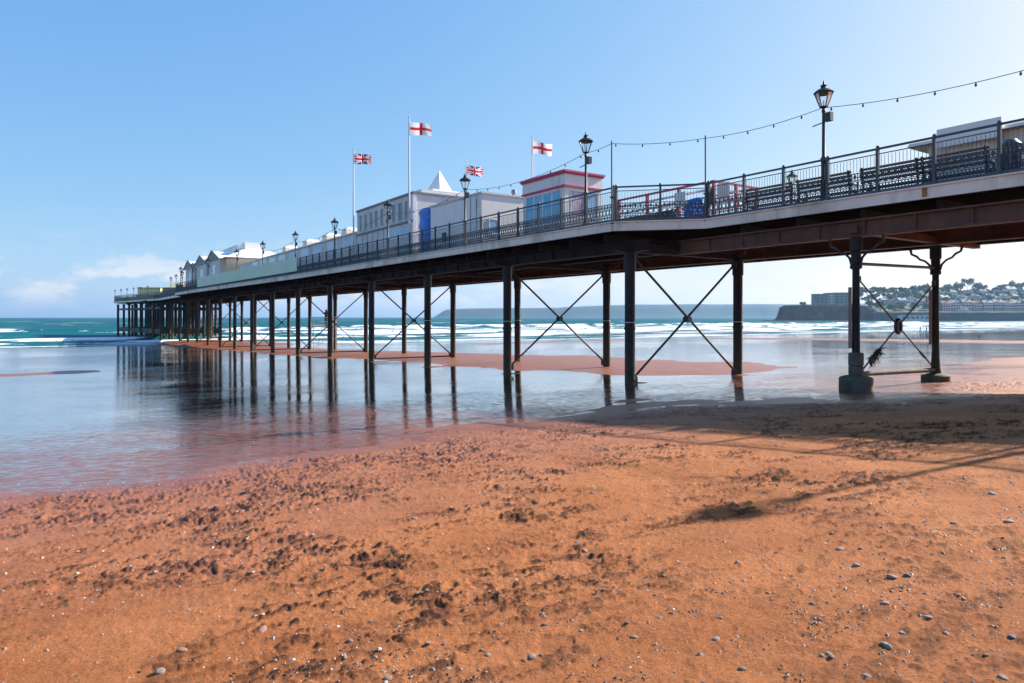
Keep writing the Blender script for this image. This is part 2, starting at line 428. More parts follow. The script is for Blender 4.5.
    ml = nt.nodes.new('ShaderNodeMath'); ml.operation = 'MULTIPLY'
    r2 = nt.nodes.new('ShaderNodeMapRange'); r2.inputs[1].default_value = .35; r2.inputs[2].default_value = .7; r2.inputs[3].default_value = .25; r2.inputs[4].default_value = 1
    nt.links.new(n2.outputs['Fac'], r2.inputs[0]); nt.links.new(n1.outputs['Fac'], ml.inputs[0]); nt.links.new(r2.outputs[0], ml.inputs[1])
    bp = nt.nodes.new('ShaderNodeBump'); bp.inputs['Distance'].default_value = .013; bp.inputs['Strength'].default_value = 1.0
    nt.links.new(ml.outputs[0], bp.inputs['Height'])
    nt.links.new(bp.outputs[0], gl.inputs['Normal']); nt.links.new(bp.outputs[0], fr.inputs['Normal'])
    ac = nt.nodes.new('ShaderNodeAttribute'); ac.attribute_name = 'cover'
    n5 = nt.nodes.new('ShaderNodeTexNoise'); n5.inputs['Scale'].default_value = 4.2; n5.inputs['Detail'].default_value = 9; n5.inputs['Roughness'].default_value = .72
    nt.links.new(mp.outputs[0], n5.inputs['Vector'])
    a5 = nt.nodes.new('ShaderNodeMath'); a5.operation = 'MULTIPLY_ADD'; a5.inputs[1].default_value = 2.6; a5.inputs[2].default_value = -1.30; nt.links.new(n5.outputs['Fac'], a5.inputs[0])
    a6 = nt.nodes.new('ShaderNodeMath'); a6.operation = 'ADD'; nt.links.new(a5.outputs[0], a6.inputs[0]); nt.links.new(ac.outputs['Fac'], a6.inputs[1])
    m5 = nt.nodes.new('ShaderNodeMapRange'); m5.interpolation_type = 'SMOOTHSTEP'; m5.inputs[1].default_value = -.20; m5.inputs[2].default_value = 1.0; nt.links.new(a6.outputs[0], m5.inputs[0])
    a7 = nt.nodes.new('ShaderNodeMath'); a7.operation = 'MULTIPLY'; nt.links.new(m5.outputs[0], a7.inputs[0]); nt.links.new(fr.outputs[0], a7.inputs[1])
    nt.links.new(a7.outputs[0], mx.inputs[0]); nt.links.new(tr.outputs[0], mx.inputs[1]); nt.links.new(gl.outputs[0], mx.inputs[2])
    nt.links.new(mx.outputs[0], nt.nodes['Material Output'].inputs[0])
    f = mk('shallow_water', film, q[ok], {'cover': cover}, fm)
    tag(f, 'thin sheet of standing water left on the sand flats', 'water', kind='structure')
make_beach()

def ground_z(w, s):
    p = w * V + s * U
    return float(beach(np.array([p[0]]), np.array([p[1]]))[1][0])

# ------------------------------------------------------------------ sea
def make_sea():
    sc = np.concatenate([np.arange(112, 345, .75), np.geomspace(346, 1500, 60), np.geomspace(1600, 6000, 24)])
    wc = np.concatenate([-np.geomspace(4500, 262, 30), np.arange(-260, 640, 1.6), np.geomspace(642, 4500, 40)])
    Wd, S = np.meshgrid(wc, sc)
    z = np.zeros_like(S); foam = np.zeros_like(S)
    shore = 138 - 18 * sstep(30, 70, Wd)
    # wash: thin spent foam over the last metres
    wash = sstep(.50, .60, fbm(Wd * .05, S * .22, 4, 201)) * sstep(26, 6, S - shore)
    foam = np.maximum(foam, wash * .62)
    foam = np.maximum(foam, (.35 + .5 * fbm(Wd * .08, S * .1, 3, 205)) * sstep(3.0, .5, np.abs(S - shore - 2 - 5 * (fbm(Wd * .04, Wd * 0, 3, 207) - .5))))
    for k, (s0, h, wid, lo, hi, dens) in enumerate(((158, .35, 7, -400, 640, .9), (175, .55, 12, -400, 640, 1.0), (206, .75, 15, -400, 640, 1.0), (190, .4, 18, 45, 640, 1.0), (224, .5, 20, 45, 640, 1.0), (240, .6, 16, 40, 640, .95), (262, .5, 18, 60, 640, .9),
                                             (286, 1.0, 11, -400, 640, .85), (322, .9, 12, 60, 640, .7))):
        c = s0 + 16 * (fbm(Wd * .018 + k * 7, Wd * 0, 3, 210 + k) - .5) + 2 * (fbm(Wd * .1, Wd * 0, 2, 230 + k) - .5)
        act = sstep(.42, .58, fbm(Wd * .02 + k * 3.7, Wd * 0 + k, 4, 240 + k)) * sstep(lo, lo + 15, Wd) * sstep(hi, hi - 15, Wd)
        if k in (1, 2): act = np.maximum(act, sstep(10, -60, Wd) * sstep(.25, .5, fbm(Wd * .03, S * .05, 3, 260 + k)))
        if s0 == 286: act = np.maximum(act * sstep(20, 60, Wd), sstep(2., -1., np.abs(Wd + 20) / 30 - 1) * .0)
        if s0 == 286: act = np.maximum(act, sstep(-62, -48, Wd) * sstep(20, 6, Wd))
        d = S - c
        prof = np.where(d < 0, np.exp(-(d / 1.6) ** 2), np.exp(-(d / 7.0) ** 2))
        z += h * prof * (.35 + .65 * act)
        trail = sstep(-2.0, -.2, -np.abs(np.minimum(d, 0)) * 1.0) * np.exp(-np.maximum(d, 0) / (wid * .45))
        lead = np.where(d < 0, np.exp(-(d / (wid * .28)) ** 2), np.exp(-np.maximum(d, 0) / (wid * .35)))
        fo = act * dens * lead * (.1 + 1.5 * sstep(.3, .7, fbm(Wd * .10, S * .35, 4, 250 + k)))
        foam = np.maximum(foam, np.clip(fo * 1.25, 0, 1))
    far = sstep(150, 200, S) * sstep(1500, 700, S)
    z += far * .28 * (fbm(Wd * .03, S * .11, 4, 270) - .5) * 2 + sstep(140, 160, S) * sstep(500, 300, S) * .08 * (fbm(Wd * .3, S * .5, 3, 275) - .5)
    caps = sstep(.70, .76, fbm(Wd * .022, S * .10, 5, 280)) * sstep(160, 260, S) * sstep(1500, 800, S) * .55
    broken = sstep(38, 75, Wd) * sstep(116, 124, S) * sstep(345, 300, S) * (.10 + .46 * sstep(.35, .65, fbm(Wd * .035, S * .12, 4, 290)))
    foam = np.clip(np.maximum(np.maximum(foam, caps), broken), 0, 1)
    px = Wd * V[0] + S * U[0]; py = Wd * V[1] + S * U[1]
    nr, na = S.shape
    idx = np.arange(nr * na).reshape(nr, na)
    q = np.stack([idx[:-1, :-1], idx[:-1, 1:], idx[1:, 1:], idx[1:, :-1]], -1).reshape(-1, 4)
    me = bpy.data.meshes.new('sea')
    co = np.stack([px.ravel(), py.ravel(), z.ravel()], -1).astype(np.float32)
    me.vertices.add(len(co)); me.vertices.foreach_set('co', co.ravel())
    me.loops.add(q.size); me.loops.foreach_set('vertex_index', q.ravel().astype(np.int32))
    me.polygons.add(len(q)); me.polygons.foreach_set('loop_start', np.arange(0, q.size, 4, dtype=np.int32))
    me.polygons.foreach_set('loop_total', np.full(len(q), 4, dtype=np.int32))
    me.polygons.foreach_set('use_smooth', np.ones(len(q), dtype=bool)); me.update(calc_edges=True)
    at = me.attributes.new('foam', 'FLOAT', 'POINT'); at.data.foreach_set('value', foam.ravel().astype(np.float32))
    m, nt, p = new_mat('sea_water')
    aw = nt.nodes.new('ShaderNodeAttribute'); aw.attribute_name = 'foam'
    ge = nt.nodes.new('ShaderNodeNewGeometry')
    n = nt.nodes.new('ShaderNodeTexNoise'); n.inputs['Scale'].default_value = .9; n.inputs['Detail'].default_value = 6
    nt.links.new(ge.outputs['Position'], n.inputs['Vector'])
    ad = nt.nodes.new('ShaderNodeMath'); ad.operation = 'MULTIPLY_ADD'; ad.inputs[1].default_value = .9; ad.inputs[2].default_value = -.45
    nt.links.new(n.outputs['Fac'], ad.inputs[0])
    sm = nt.nodes.new('ShaderNodeMath'); sm.operation = 'ADD'; nt.links.new(aw.outputs['Fac'], sm.inputs[0]); nt.links.new(ad.outputs[0], sm.inputs[1])
    mr = nt.nodes.new('ShaderNodeMapRange'); mr.inputs[1].default_value = .22; mr.inputs[2].default_value = .78
    nt.links.new(sm.outputs[0], mr.inputs[0])
    nb = nt.nodes.new('ShaderNodeTexNoise'); nb.inputs['Scale'].default_value = .02; nb.inputs['Detail'].default_value = 5
    mp = nt.nodes.new('ShaderNodeMapping'); mp.inputs['Rotation'].default_value = (0, 0, -TH); mp.inputs['Scale'].default_value = (.25, 1, 1)
    nt.links.new(ge.outputs['Position'], mp.inputs['Vector']); nt.links.new(mp.outputs[0], nb.inputs['Vector'])
    rp = nt.nodes.new('ShaderNodeValToRGB'); rp.color_ramp.elements[0].position = .35; rp.color_ramp.elements[1].position = .68
    rp.color_ramp.elements[0].color = (.0, .058, .085, 1); rp.color_ramp.elements[1].color = (.001, .115, .13, 1)
    nt.links.new(nb.outputs['Fac'], rp.inputs['Fac'])
    b = nt.nodes.new('ShaderNodeBump'); b.inputs['Distance'].default_value = .25; b.inputs['Strength'].default_value = .8
    n4 = nt.nodes.new('ShaderNodeTexNoise'); n4.inputs['Scale'].default_value = .35; n4.inputs['Detail'].default_value = 4
    mp2 = nt.nodes.new('ShaderNodeMapping'); mp2.inputs['Rotation'].default_value = (0, 0, -TH); mp2.inputs['Scale'].default_value = (.4, 1, 1)
    nt.links.new(ge.outputs['Position'], mp2.inputs['Vector']); nt.links.new(mp2.outputs[0], n4.inputs['Vector'])
    nt.links.new(n4.outputs['Fac'], b.inputs['Height'])
    fo = nt.nodes.new('ShaderNodeBsdfDiffuse'); fo.inputs[0].default_value = (.80, .81, .82, 1)
    mx = nt.nodes.new('ShaderNodeMixShader')
    df = nt.nodes.new('ShaderNodeBsdfDiffuse'); nt.links.new(rp.outputs['Color'], df.inputs[0]); nt.links.new(b.outputs[0], df.inputs['Normal'])
    gs = nt.nodes.new('ShaderNodeBsdfGlossy'); gs.inputs['Roughness'].default_value = .3; nt.links.new(b.outputs[0], gs.inputs['Normal'])
    wm_ = nt.nodes.new('ShaderNodeMixShader'); wm_.inputs[0].default_value = .10; nt.links.new(df.outputs[0], wm_.inputs[1]); nt.links.new(gs.outputs[0], wm_.inputs[2])
    nt.nodes.remove(p)
    nt.links.new(mr.outputs[0], mx.inputs[0]); nt.links.new(wm_.outputs[0], mx.inputs[1]); nt.links.new(fo.outputs[0], mx.inputs[2])
    nt.links.new(mx.outputs[0], nt.nodes['Material Output'].inputs[0])
    me.materials.append(m)
    tag(link('sea', me), 'teal sea with white breakers rolling in to the beach', 'sea', kind='structure')
make_sea()

# ------------------------------------------------------------------ THE PIER
DK = 4.0                                     # deck level above the eye
BAY = 9.596; S0 = 21.68; WN, WF = 20.8, 28.07
EDGE = [(22.4, -28), (22.4, 18.9), (19.8, 21.6), (19.3, 66), (17.6, 112), (17.4, 127), (19.3, 134), (19.6, 166), (13.7, 206), (15.5, 213)]
FAR = [(37, 213), (39, 206), (33, 166), (32.4, 127), (32.4, -28)]
def edge_w(s):
    return float(np.interp(s, [-28, 18.9, 21.6, 66, 112, 127, 134, 166, 206], [22.4, 22.4, 19.8, 19.3, 17.6, 17.4, 19.3, 19.6, 13.7]))
pier = root('pier', 'long Victorian seaside pier on dark iron columns stretching out to sea', 'pier')
LZ = lambda z: z + EYE                        # z above eye -> pier local z (root at sea level)
MB().prism([(w, s) for w, s in EDGE] + FAR, LZ(3.60), LZ(3.97)).build('deck', M['deck'], pier)
allv = EDGE + FAR
for i in range(len(allv) - 1):
    a, b = allv[i], allv[i + 1]
    if i == len(EDGE) - 1: pass
    d = Vector((b[0] - a[0], b[1] - a[1], 0)); L = d.length; d.normalize()
    n = Vector((-d.y, d.x, 0)) if True else None
    mid = Vector(((a[0] + b[0]) / 2, (a[1] + b[1]) / 2, 0)); cen = Vector((26.5, min(max(mid.y, -20), 195), 0))
    if n.dot(mid - cen) < 0: n = -n
    mb = MB()
    z0, z1 = LZ(3.64), LZ(4.04)
    A = Vector((a[0], a[1], 0)); B = Vector((b[0], b[1], 0))
    # board with a small projecting nosing on top
    A2 = A + n * .005; B2 = B + n * .005
    quad = lambda o0, o1: [(A2 + n * o0)[:2], (B2 + n * o0)[:2], (B2 + n * o1)[:2], (A2 + n * o1)[:2]]
    mb.prism(quad(0, .10), z0, z1 - .05); mb.prism(quad(-.06, .15), z1 - .05, z1)
    k = int(L // 5)
    mb.build('fascia', M['fascia'], pier)
# longitudinal girders
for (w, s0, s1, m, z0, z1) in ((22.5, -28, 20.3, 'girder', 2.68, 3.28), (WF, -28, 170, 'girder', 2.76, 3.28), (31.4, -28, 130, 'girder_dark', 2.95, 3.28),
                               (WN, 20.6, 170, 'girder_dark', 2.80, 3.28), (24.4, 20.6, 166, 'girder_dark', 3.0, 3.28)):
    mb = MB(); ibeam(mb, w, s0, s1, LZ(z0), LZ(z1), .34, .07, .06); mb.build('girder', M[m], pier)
# cross joists
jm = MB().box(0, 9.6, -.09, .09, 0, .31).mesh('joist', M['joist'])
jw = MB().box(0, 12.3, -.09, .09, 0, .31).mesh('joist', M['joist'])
s = -14.0
while s < 19: link('joist', jm, pier, (22.55, s, LZ(3.285))); s += 2.4
s = 22.4
while s < 127: link('joist', jw, pier, (20.0, s, LZ(3.285))); s += 2.4

# columns
def column_mesh(zb, zt, r=.225):
    mb = MB()
    pr = [(r * 1.05, zb), (r, zb + .4), (r, zb + (zt - zb) * .45), (r * 1.12, zb + (zt - zb) * .45 + .01), (r * 1.12, zb + (zt - zb) * .45 + .12), (r, zb + (zt - zb) * .45 + .13), (r, zt - .75),
          (r * 1.18, zt - .74), (r * 1.18, zt - .06), (r * 1.45, zt - .05), (r * 1.45, zt)]
    mb.lathe(pr, 20)
    return mb
# column paint: marine growth below the tide line
def column_material():
    m, nt, p = new_mat('column_iron')
    tc = nt.nodes.new('ShaderNodeNewGeometry'); sx = nt.nodes.new('ShaderNodeSeparateXYZ'); nt.links.new(tc.outputs['Position'], sx.inputs[0])
    n = nt.nodes.new('ShaderNodeTexNoise'); n.inputs['Scale'].default_value = 4; n.inputs['Detail'].default_value = 6; nt.links.new(tc.outputs['Position'], n.inputs['Vector'])
    ma = nt.nodes.new('ShaderNodeMath'); ma.operation = 'MULTIPLY_ADD'; ma.inputs[1].default_value = 2.6; nt.links.new(n.outputs['Fac'], ma.inputs[0]); nt.links.new(sx.outputs['Z'], ma.inputs[2])
    r = nt.nodes.new('ShaderNodeMapRange'); r.inputs[1].default_value = 3.4; r.inputs[2].default_value = 5.4; nt.links.new(ma.outputs[0], r.inputs[0])
    mx = nt.nodes.new('ShaderNodeMix'); mx.data_type = 'RGBA'; nt.links.new(r.outputs[0], mx.inputs['Factor'])
    r3 = nt.nodes.new('ShaderNodeValToRGB'); r3.color_ramp.elements[0].position = .40; r3.color_ramp.elements[1].position = .62
    r3.color_ramp.elements[0].color = (.034, .040, .014, 1); r3.color_ramp.elements[1].color = (.095, .042, .022, 1); n7 = nt.nodes.new('ShaderNodeTexNoise'); n7.inputs['Scale'].default_value = 1.7; n7.inputs['Detail'].default_value = 7
    nt.links.new(tc.outputs['Position'], n7.inputs['Vector']); nt.links.new(n7.outputs['Fac'], r3.inputs['Fac']); nt.links.new(r3.outputs['Color'], mx.inputs['A'])
    rp = nt.nodes.new('ShaderNodeValToRGB'); rp.color_ramp.elements[0].position = .35; rp.color_ramp.elements[1].position = .75
    rp.color_ramp.elements[0].color = (.007, .008, .010, 1); rp.color_ramp.elements[1].color = (.022, .017, .016, 1); nt.links.new(n.outputs['Fac'], rp.inputs['Fac'])
    nt.links.new(rp.outputs['Color'], mx.inputs['B']); nt.links.new(mx.outputs['Result'], p.inputs['Base Color']); p.inputs['Roughness'].default_value = .6; p.inputs['Specular IOR Level'].default_value = .3
    b = nt.nodes.new('ShaderNodeBump'); b.inputs['Distance'].default_value = .012; n2 = nt.nodes.new('ShaderNodeTexNoise'); n2.inputs['Scale'].default_value = 18; n2.inputs['Detail'].default_value = 5
    nt.links.new(tc.outputs['Position'], n2.inputs['Vector']); nt.links.new(n2.outputs['Fac'], b.inputs['Height']); nt.links.new(b.outputs[0], p.inputs['Normal'])
    return m
M['column'] = column_material()
NB = 15
for n in range(NB):
    sn = S0 + BAY * n
    for w in (WN, WF):
        zb = min(ground_z(w, sn) - .5, -3.0)
        c = link('column', column_mesh(0, LZ(2.80) - LZ(zb)).mesh('column', M['column'], True), pier, (w, sn, LZ(zb)))
        MB().lathe([(.232, LZ(-.25) - LZ(zb)), (.232, LZ(-.22) - LZ(zb))], 20).build('joint_ring', M['greywall'], c, True) if n < 3 else None
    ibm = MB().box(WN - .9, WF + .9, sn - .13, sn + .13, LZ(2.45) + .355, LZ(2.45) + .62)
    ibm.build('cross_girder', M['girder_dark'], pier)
    if n in (0, 1, 3, 5, 7, 9, 11, 13):
        zg = max(ground_z(WN, sn), ground_z(WF, sn))
        t, bt = LZ(2.55), LZ(min(-2.75, zg + .25))
        mb = MB()
        mb.tube([(WN + .2, sn - .09, t), (WF - .2, sn - .09, bt)], .055, 8); mb.tube([(WN + .2, sn + .09, bt), (WF - .2, sn + .09, t)], .055, 8)
        mb.tube([((WN + WF) / 2, sn - .16, (t + bt) / 2), ((WN + WF) / 2, sn + .16, (t + bt) / 2)], .14, 10)
        for ww, zz in ((WN + .22, t), (WF - .22, t), (WN + .22, bt), (WF - .22, bt)): mb.box(ww - .12, ww + .12, sn - .13, sn + .13, zz - .16, zz + .16)
        mb.build('cross_brace', M['iron'], pier, True)
        if n >= 3:
            MB().tube([(WN + .22, sn, bt - .12), (WF - .22, sn, bt - .12)], .06, 8).build('tie_bar', M['iron'], pier, True)
# footed pair nearest the shore
sF = 12.6
zF = -2.62
def footed(w, r0, hF):
    zt = LZ(2.70)
    c = link('column', None, pier, (w, sF, 0))
    zb = LZ(zF)
    body = MB().lathe([(.20, zb + hF + .06), (.16, zb + hF + .25), (.128, zb + hF + .9), (.115, LZ(1.6)), (.19, LZ(1.64)), (.19, LZ(1.74)), (.15, LZ(1.78)), (.16, LZ(2.2)), (.20, LZ(2.24)), (.20, zt)], 20)
    body.build('shaft', M['column'], c, True)
    f = MB().lathe([(r0, zb - .5), (r0, zb + hF - .04), (r0 - .05, zb + hF), (.22, zb + hF + .03), (.19, zb + hF + .08)], 28)
    f.build('footing', M['concrete'], c, True)
    MB().lathe([(r0 - .10, zb + hF + .012), (r0 - .2, zb + hF + .05), (.23, zb + hF + .055)], 24).build('algae_crust', M['weedgreen'], c, True)
    for sg in (-1, 1):                      # scrolled brackets along the pier
        pts = [(0, sg * .15, LZ(1.78)), (0, sg * .22, LZ(2.0)), (0, sg * .38, LZ(2.16)), (0, sg * .58, LZ(2.24)), (0, sg * .68, LZ(2.36)), (0, sg * .88, LZ(2.46)), (0, sg * .93, LZ(2.68))]
        MB().tube(pts, [.05, .045, .04, .04, .045, .045, .055], 8).build('bracket', M['iron'], c, True)
    return c
c1 = footed(22.5, .53, .60); c2 = footed(WF, .49, .42)
mb = MB().lathe([(.21, LZ(zF + .62)), (.235, LZ(zF + .7)), (.235, LZ(zF + .95)), (.2, LZ(zF + .97)), (.24, LZ(zF + 1.0)), (.24, LZ(zF + 1.38)), (.2, LZ(zF + 1.42))], 20)
mb.build('sleeve', M['concrete'], c1, True)
for c in (c1, c2):
    MB().tube([(-.19, .10, LZ(1.0)), (-.19, .10, LZ(-1.05))], .055, 10).build('drainpipe', M['drainpipe'], c, True)
wm = (22.5 + WF) / 2; zc0, zc1 = LZ(1.28), LZ(-1.95)
zm = (zc0 + zc1) / 2
mb = MB()
for (wa, za) in ((22.65, zc0), (WF - .12, zc0), (22.65, zc1), (WF - .12, zc1)):
    e = Vector((wm - wa, 0, zm - za)); e = e.normalized() * (e.length - .19)
    mb.tube([(wa, sF, za), (wa + e.x, sF, za + e.z)], .027, 8); mb.box(wa - .07, wa + .07, sF - .06, sF + .06, za - .1, za + .1)
    if za == zc1: mb.tube([(wa + e.x * .28, sF, za + e.z * .28), (wa + e.x * .42, sF, za + e.z * .42)], .05, 8)
mb.build('cross_brace', M['iron'], pier, True)
ring = [(wm + .155 * math.cos(a), sF, zm + .23 * math.sin(a)) for a in np.linspace(0, 2 * PI, 24, endpoint=False)]
MB().tube(ring, .075, 10, closed=True).build('brace_ring', M['iron'], pier, True)
MB().tube([(22.6, sF, LZ(1.80)), (WF - .1, sF, LZ(1.88))], .055, 10).build('tie_bar', M['rail_iron'], pier, True)
MB().tube([(22.6, sF, LZ(-1.93)), (WF - .1, sF, LZ(-2.02))], .085, 10).build('tie_bar', M['concrete'], pier, True)
ibm = MB().box(22.3, 31.6, sF - .13, sF + .13, LZ(2.81), LZ(3.07)); ibm.build('cross_girder', M['girder'], pier)
MB().box(22.25, 22.27, 10.24, 10.38, LZ(3.70), LZ(4.0)).build('rust_streak', M['rust'], pier)
# pier head: forest of piles with two tiers of walings
hs = [168.5, 174, 179, 184.5, 190, 195.5, 201, 206]
for i, s in enumerate(hs):
    lo = edge_w(s) + 1.0
    for j, w in enumerate(np.linspace(lo, 36.5 if s > 185 else 32.5, 8)):
        w2 = w + random.uniform(-.15, .15)
        link('column', None, None) if False else None
        MB().lathe([(.33, -1.5), (.29, .5), (.27, LZ(3.0)), (.36, LZ(3.05)), (.36, LZ(3.28))], 10).build('pile', M['column'], pier, True).location = (w2, s, 0)
    for zt in (2.0, -3.2):
        MB().bar((lo - .2, s, LZ(zt)), (36.7 if s > 185 else 32.7, s, LZ(zt)), .25, .45 if zt > 0 else 1.1).build('waling', M['iron'], pier)
for zt in (2.0, -3.2):
    for i in range(7):
        MB().bar((edge_w(hs[i]) + 1.0, hs[i], LZ(zt)), (edge_w(hs[i + 1]) + 1.0, hs[i + 1], LZ(zt)), .25, .45 if zt > 0 else 1.1).build('waling', M['iron'], pier)
    MB().bar((28, 169, LZ(zt)), (28, 205.5, LZ(zt)), .2, .3).build('waling', M['iron'], pier)
for w in np.linspace(17, 35, 5):
    MB().box(w - .15, w + .15, 166, 211, LZ(3.28), LZ(3.59)).build('joist', M['joist'], pier)

# drooping cables under the deck
for k, (w, s, dw, ds, sag) in enumerate(((23.0, 17.2, .0, .9, .55), (27.0, 18.8, .6, 2.2, .42), (24.5, 26, 1.5, 3.5, .38), (22.5, 33, 1.0, 5.0, .3))):
    pts = [(w + dw * t, s + ds * t, LZ(2.98) - sag * 4 * t * (1 - t)) for t in np.linspace(0, 1, 14)]
    rt = MB().tube([W(p[0], p[1], p[2] - EYE) for p in pts], .013, 6).build('hanging_cable', M['cable'])
    tag(rt, ['short cable drooping in a loop below the angled deck corner', 'thin cable sagging under the deck towards the shore columns',
             'slack cable sagging between joists near the second column pair', 'long slack cable under the deck between second and third columns'][k], 'cable')

# ------------------------------------------------------------------ railings
def railing_meshes(L):
    post = MB().box(-.05, .05, -.045, .045, 0, 1.50); post.box(-.065, .065, -.06, .06, 0, .18); post.lathe([(.05, 1.50), (.06, 1.53), (.03, 1.58)], 8)
    pan = MB()
    g = .06
    for z in (.78, 1.30): pan.box(-.015, .015, g, L - g, z - .015, z + .015)
    k = 15
    for i in range(1, k):
        y = L * i / k
        pan.box(-.006, .006, y - .006, y + .006, .80, 1.26)
    ncell = 8; cw = (L - .12) / ncell
    for i in range(ncell):                  # scrolled lower panel
        y0 = .06 + cw * i
        for (cy, cz, r) in ((.5, .44, .085), (.24, .60, .05), (.76, .60, .05), (.24, .28, .05), (.76, .28, .05), (.5, .69, .04), (.5, .21, .04)):
            pts = [(0, y0 + cw * cy + r * math.cos(a) * 1.0, cz + r * math.sin(a)) for a in np.linspace(0, 2 * PI, 8, endpoint=False)]
            pan.tube(pts, .017, 4, closed=True)
        pan.box(-.014, .014, y0 - .012, y0 + .012, .1, .80)
        pan.box(-.014, .014, y0 + cw * .5 - .012, y0 + cw * .5 + .012, .1, .30); pan.box(-.014, .014, y0 + cw * .5 - .012, y0 + cw * .5 + .012, .60, .80)
    pan.box(-.02, .02, g, L - g, .0, .13)
    return post.mesh('post', M['rail_iron']), pan.mesh('railing_panel', M['rail_iron'])
RP, RN = railing_meshes(1.75)
def railing(label, pts, skip=()):
    """pts: list of (w,s) along the deck edge"""
    rt = root('railing', label, 'railing', pts[0][0], pts[0][1], DK + .04)
    w0, s0 = pts[0]
    for i in range(len(pts) - 1):
        a = Vector(pts[i]); b = Vector(pts[i + 1]); d = b - a; L = d.length
        k = max(1, round(L / 1.75)); st = L / k
        ang = math.atan2(d.y, d.x) - PI / 2
        for j in range(k):
            p = a + d * (j / k)
            link('post', RP, rt, (p.x - w0, p.y - s0, 0), (0, 0, ang))
            link('railing_panel', RN, rt, (p.x - w0, p.y - s0, 0), (0, 0, ang), (1, st / 1.75, 1))
        MB().bar((a.x - w0, a.y - s0, 1.47), (b.x - w0, b.y - s0, 1.47), .075, .06).build('top_rail', M['rail_iron'], rt)
    b = pts[-1]
    link('post', RP, rt, (b[0] - w0, b[1] - s0, 0))
    return rt
I = .07
railing('ornate dark iron railing along the straight deck edge before the benches', [(22.4 + I, -5.5), (22.4 + I, 18.8)])
railing('short run of ornate railing across the angled deck corner', [(22.4 + I, 18.95), (19.8 + I, 21.55)])
railing('long dark railing on the deck edge from the pink kiosk seaward', [(19.8 + I, 21.7), (19.3 + I, 66), (17.6 + I, 112), (17.4 + I, 127)])
railing('far railing of the pier seen behind the benches and red frame', [(32.4 - I, 2), (32.4 - I, 30)])
railing('distant railing round the neck and head of the pier', [(17.4 + I, 127.2), (19.3 + I, 134), (19.6 + I, 166), (13.7 + I, 206), (15.5, 212.8)])
# green hoarding over the seaward railing
h = root('hoarding', 'long pale green hoarding fixed over the seaward railing', 'hoarding', 0, 0, 0)
for i, (a, b) in enumerate(((65.0, 79.5), (79.5, 94), (94, 108.5))):
    wa, wb = edge_w(a) - .03, edge_w(b) - .03
    MB().prism([(wa, a + .01), (wb, b - .01), (wb + .05, b - .01), (wa + .05, a + .01)], 4.36, 5.68).build('hoarding_panel', M['green'], h)

# ------------------------------------------------------------------ lamp posts
def make_lamp():
    rt = root('lamp_post', 'x', 'lamp post', 0, 0, DK)
    MB().lathe([(.13, .0), (.13, .25), (.10, .32), (.085, .4), (.085, 1.45), (.11, 1.5), (.11, 1.58), (.06, 1.66), (.052, 3.2), (.07, 3.22), (.07, 3.28), (.045, 3.32), (.05, 3.42)], 12).build('pole', M['iron'], rt, True)
    fr = MB(); n = 6
    for k in range(n):
        a = 2 * PI * k / n
        fr.bar((.13 * math.cos(a), .13 * math.sin(a), 3.40), (.30 * math.cos(a), .30 * math.sin(a), 3.88), .022)
    for r, z in ((.13, 3.40), (.30, 3.88)):
        fr.tube([(r * math.cos(2 * PI * k / n), r * math.sin(2 * PI * k / n), z) for k in range(n)], .018, 5, closed=True)
    fr.lathe([(.05, 3.34), (.13, 3.38), (.13, 3.41)], 8)
    lf = fr.build('lantern_frame', M['iron'], rt)
    MB().lathe([(.125, 3.41), (.292, 3.87)], 6, cap=False).build('lantern_glass', M['lampglass'], lf)
    MB().lathe([(.02, 3.41), (.03, 3.5), (.035, 3.58), (.015, 3.64)], 8).build('lamp_bulb', M['fl_white'], lf, True)
    MB().lathe([(.33, 3.87), (.34, 3.90), (.22, 4.0), (.10, 4.06), (.09, 4.12), (.12, 4.14), (.04, 4.2), (.02, 4.32)], 12).build('lantern_roof', M['iron'], rt, True)
    MB().box(-.08, .10, -.30, -.06, 2.86, 3.16).box(-.02, .02, -.1, -.02, 2.98, 3.02).build('speaker_box', M['bin'], rt)
    MB().bar((0, .0, 2.86), (0, .42, 2.80), .03).build('cable_arm', M['iron'], rt)
    return rt
LAMPS = [(2.9, 'black lantern post on the near deck edge beside the cream hut, mostly out of view'),
         (13.8, 'tall black lantern post standing behind the benches, nearest the shore in view'),
         (23.6, 'black lantern post standing just before the pink-roofed kiosk'),
         (34.2, 'black lantern post before the right end of the long white cabin'),
         (44.8, 'black lantern post before the corner of the grey two-storey block'),
         (55.4, 'black lantern post before the seaward end of the grey two-storey block'),
         (66.0, 'black lantern post where the green hoarding begins'),
         (76.6, 'first lantern post above the green hoarding, nearest its shoreward end'),
         (87.2, 'second lantern post above the green hoarding, in front of the long low building'),
         (102.0, 'lantern post at the right corner of the gabled pavilion front'),
         (112.8, 'lantern post between the middle and right gables of the pavilion'),
         (123, 'lantern post between the left and middle gables of the pavilion'),
         (133.6, 'lantern post beyond the left gable of the pavilion')]
lamp0 = make_lamp()
for i, (s, lab) in enumerate(LAMPS):
    o = lamp0 if i == 0 else copy_tree(lamp0)
    o.location = W(edge_w(s) + .16, s, DK); o['label'] = lab; o['group'] = 'lantern posts along the pier deck'
for ch_ in [c_ for c_ in lamp0.children if c_.name.startswith(('speaker_box', 'cable_arm'))]: bpy.data.objects.remove(ch_)
for (w, s, lab, sc) in ((32.1, 21.4, 'lantern post on the far side seen above the slatted benches', .86), (32.1, 13.6, 'lantern post whose dark cap shows over the cream hut', .96)):
    o = copy_tree(lamp0); o.location = W(w, s, DK); o.scale = (sc,) * 3; o['label'] = lab; o['group'] = 'lantern posts along the pier deck'
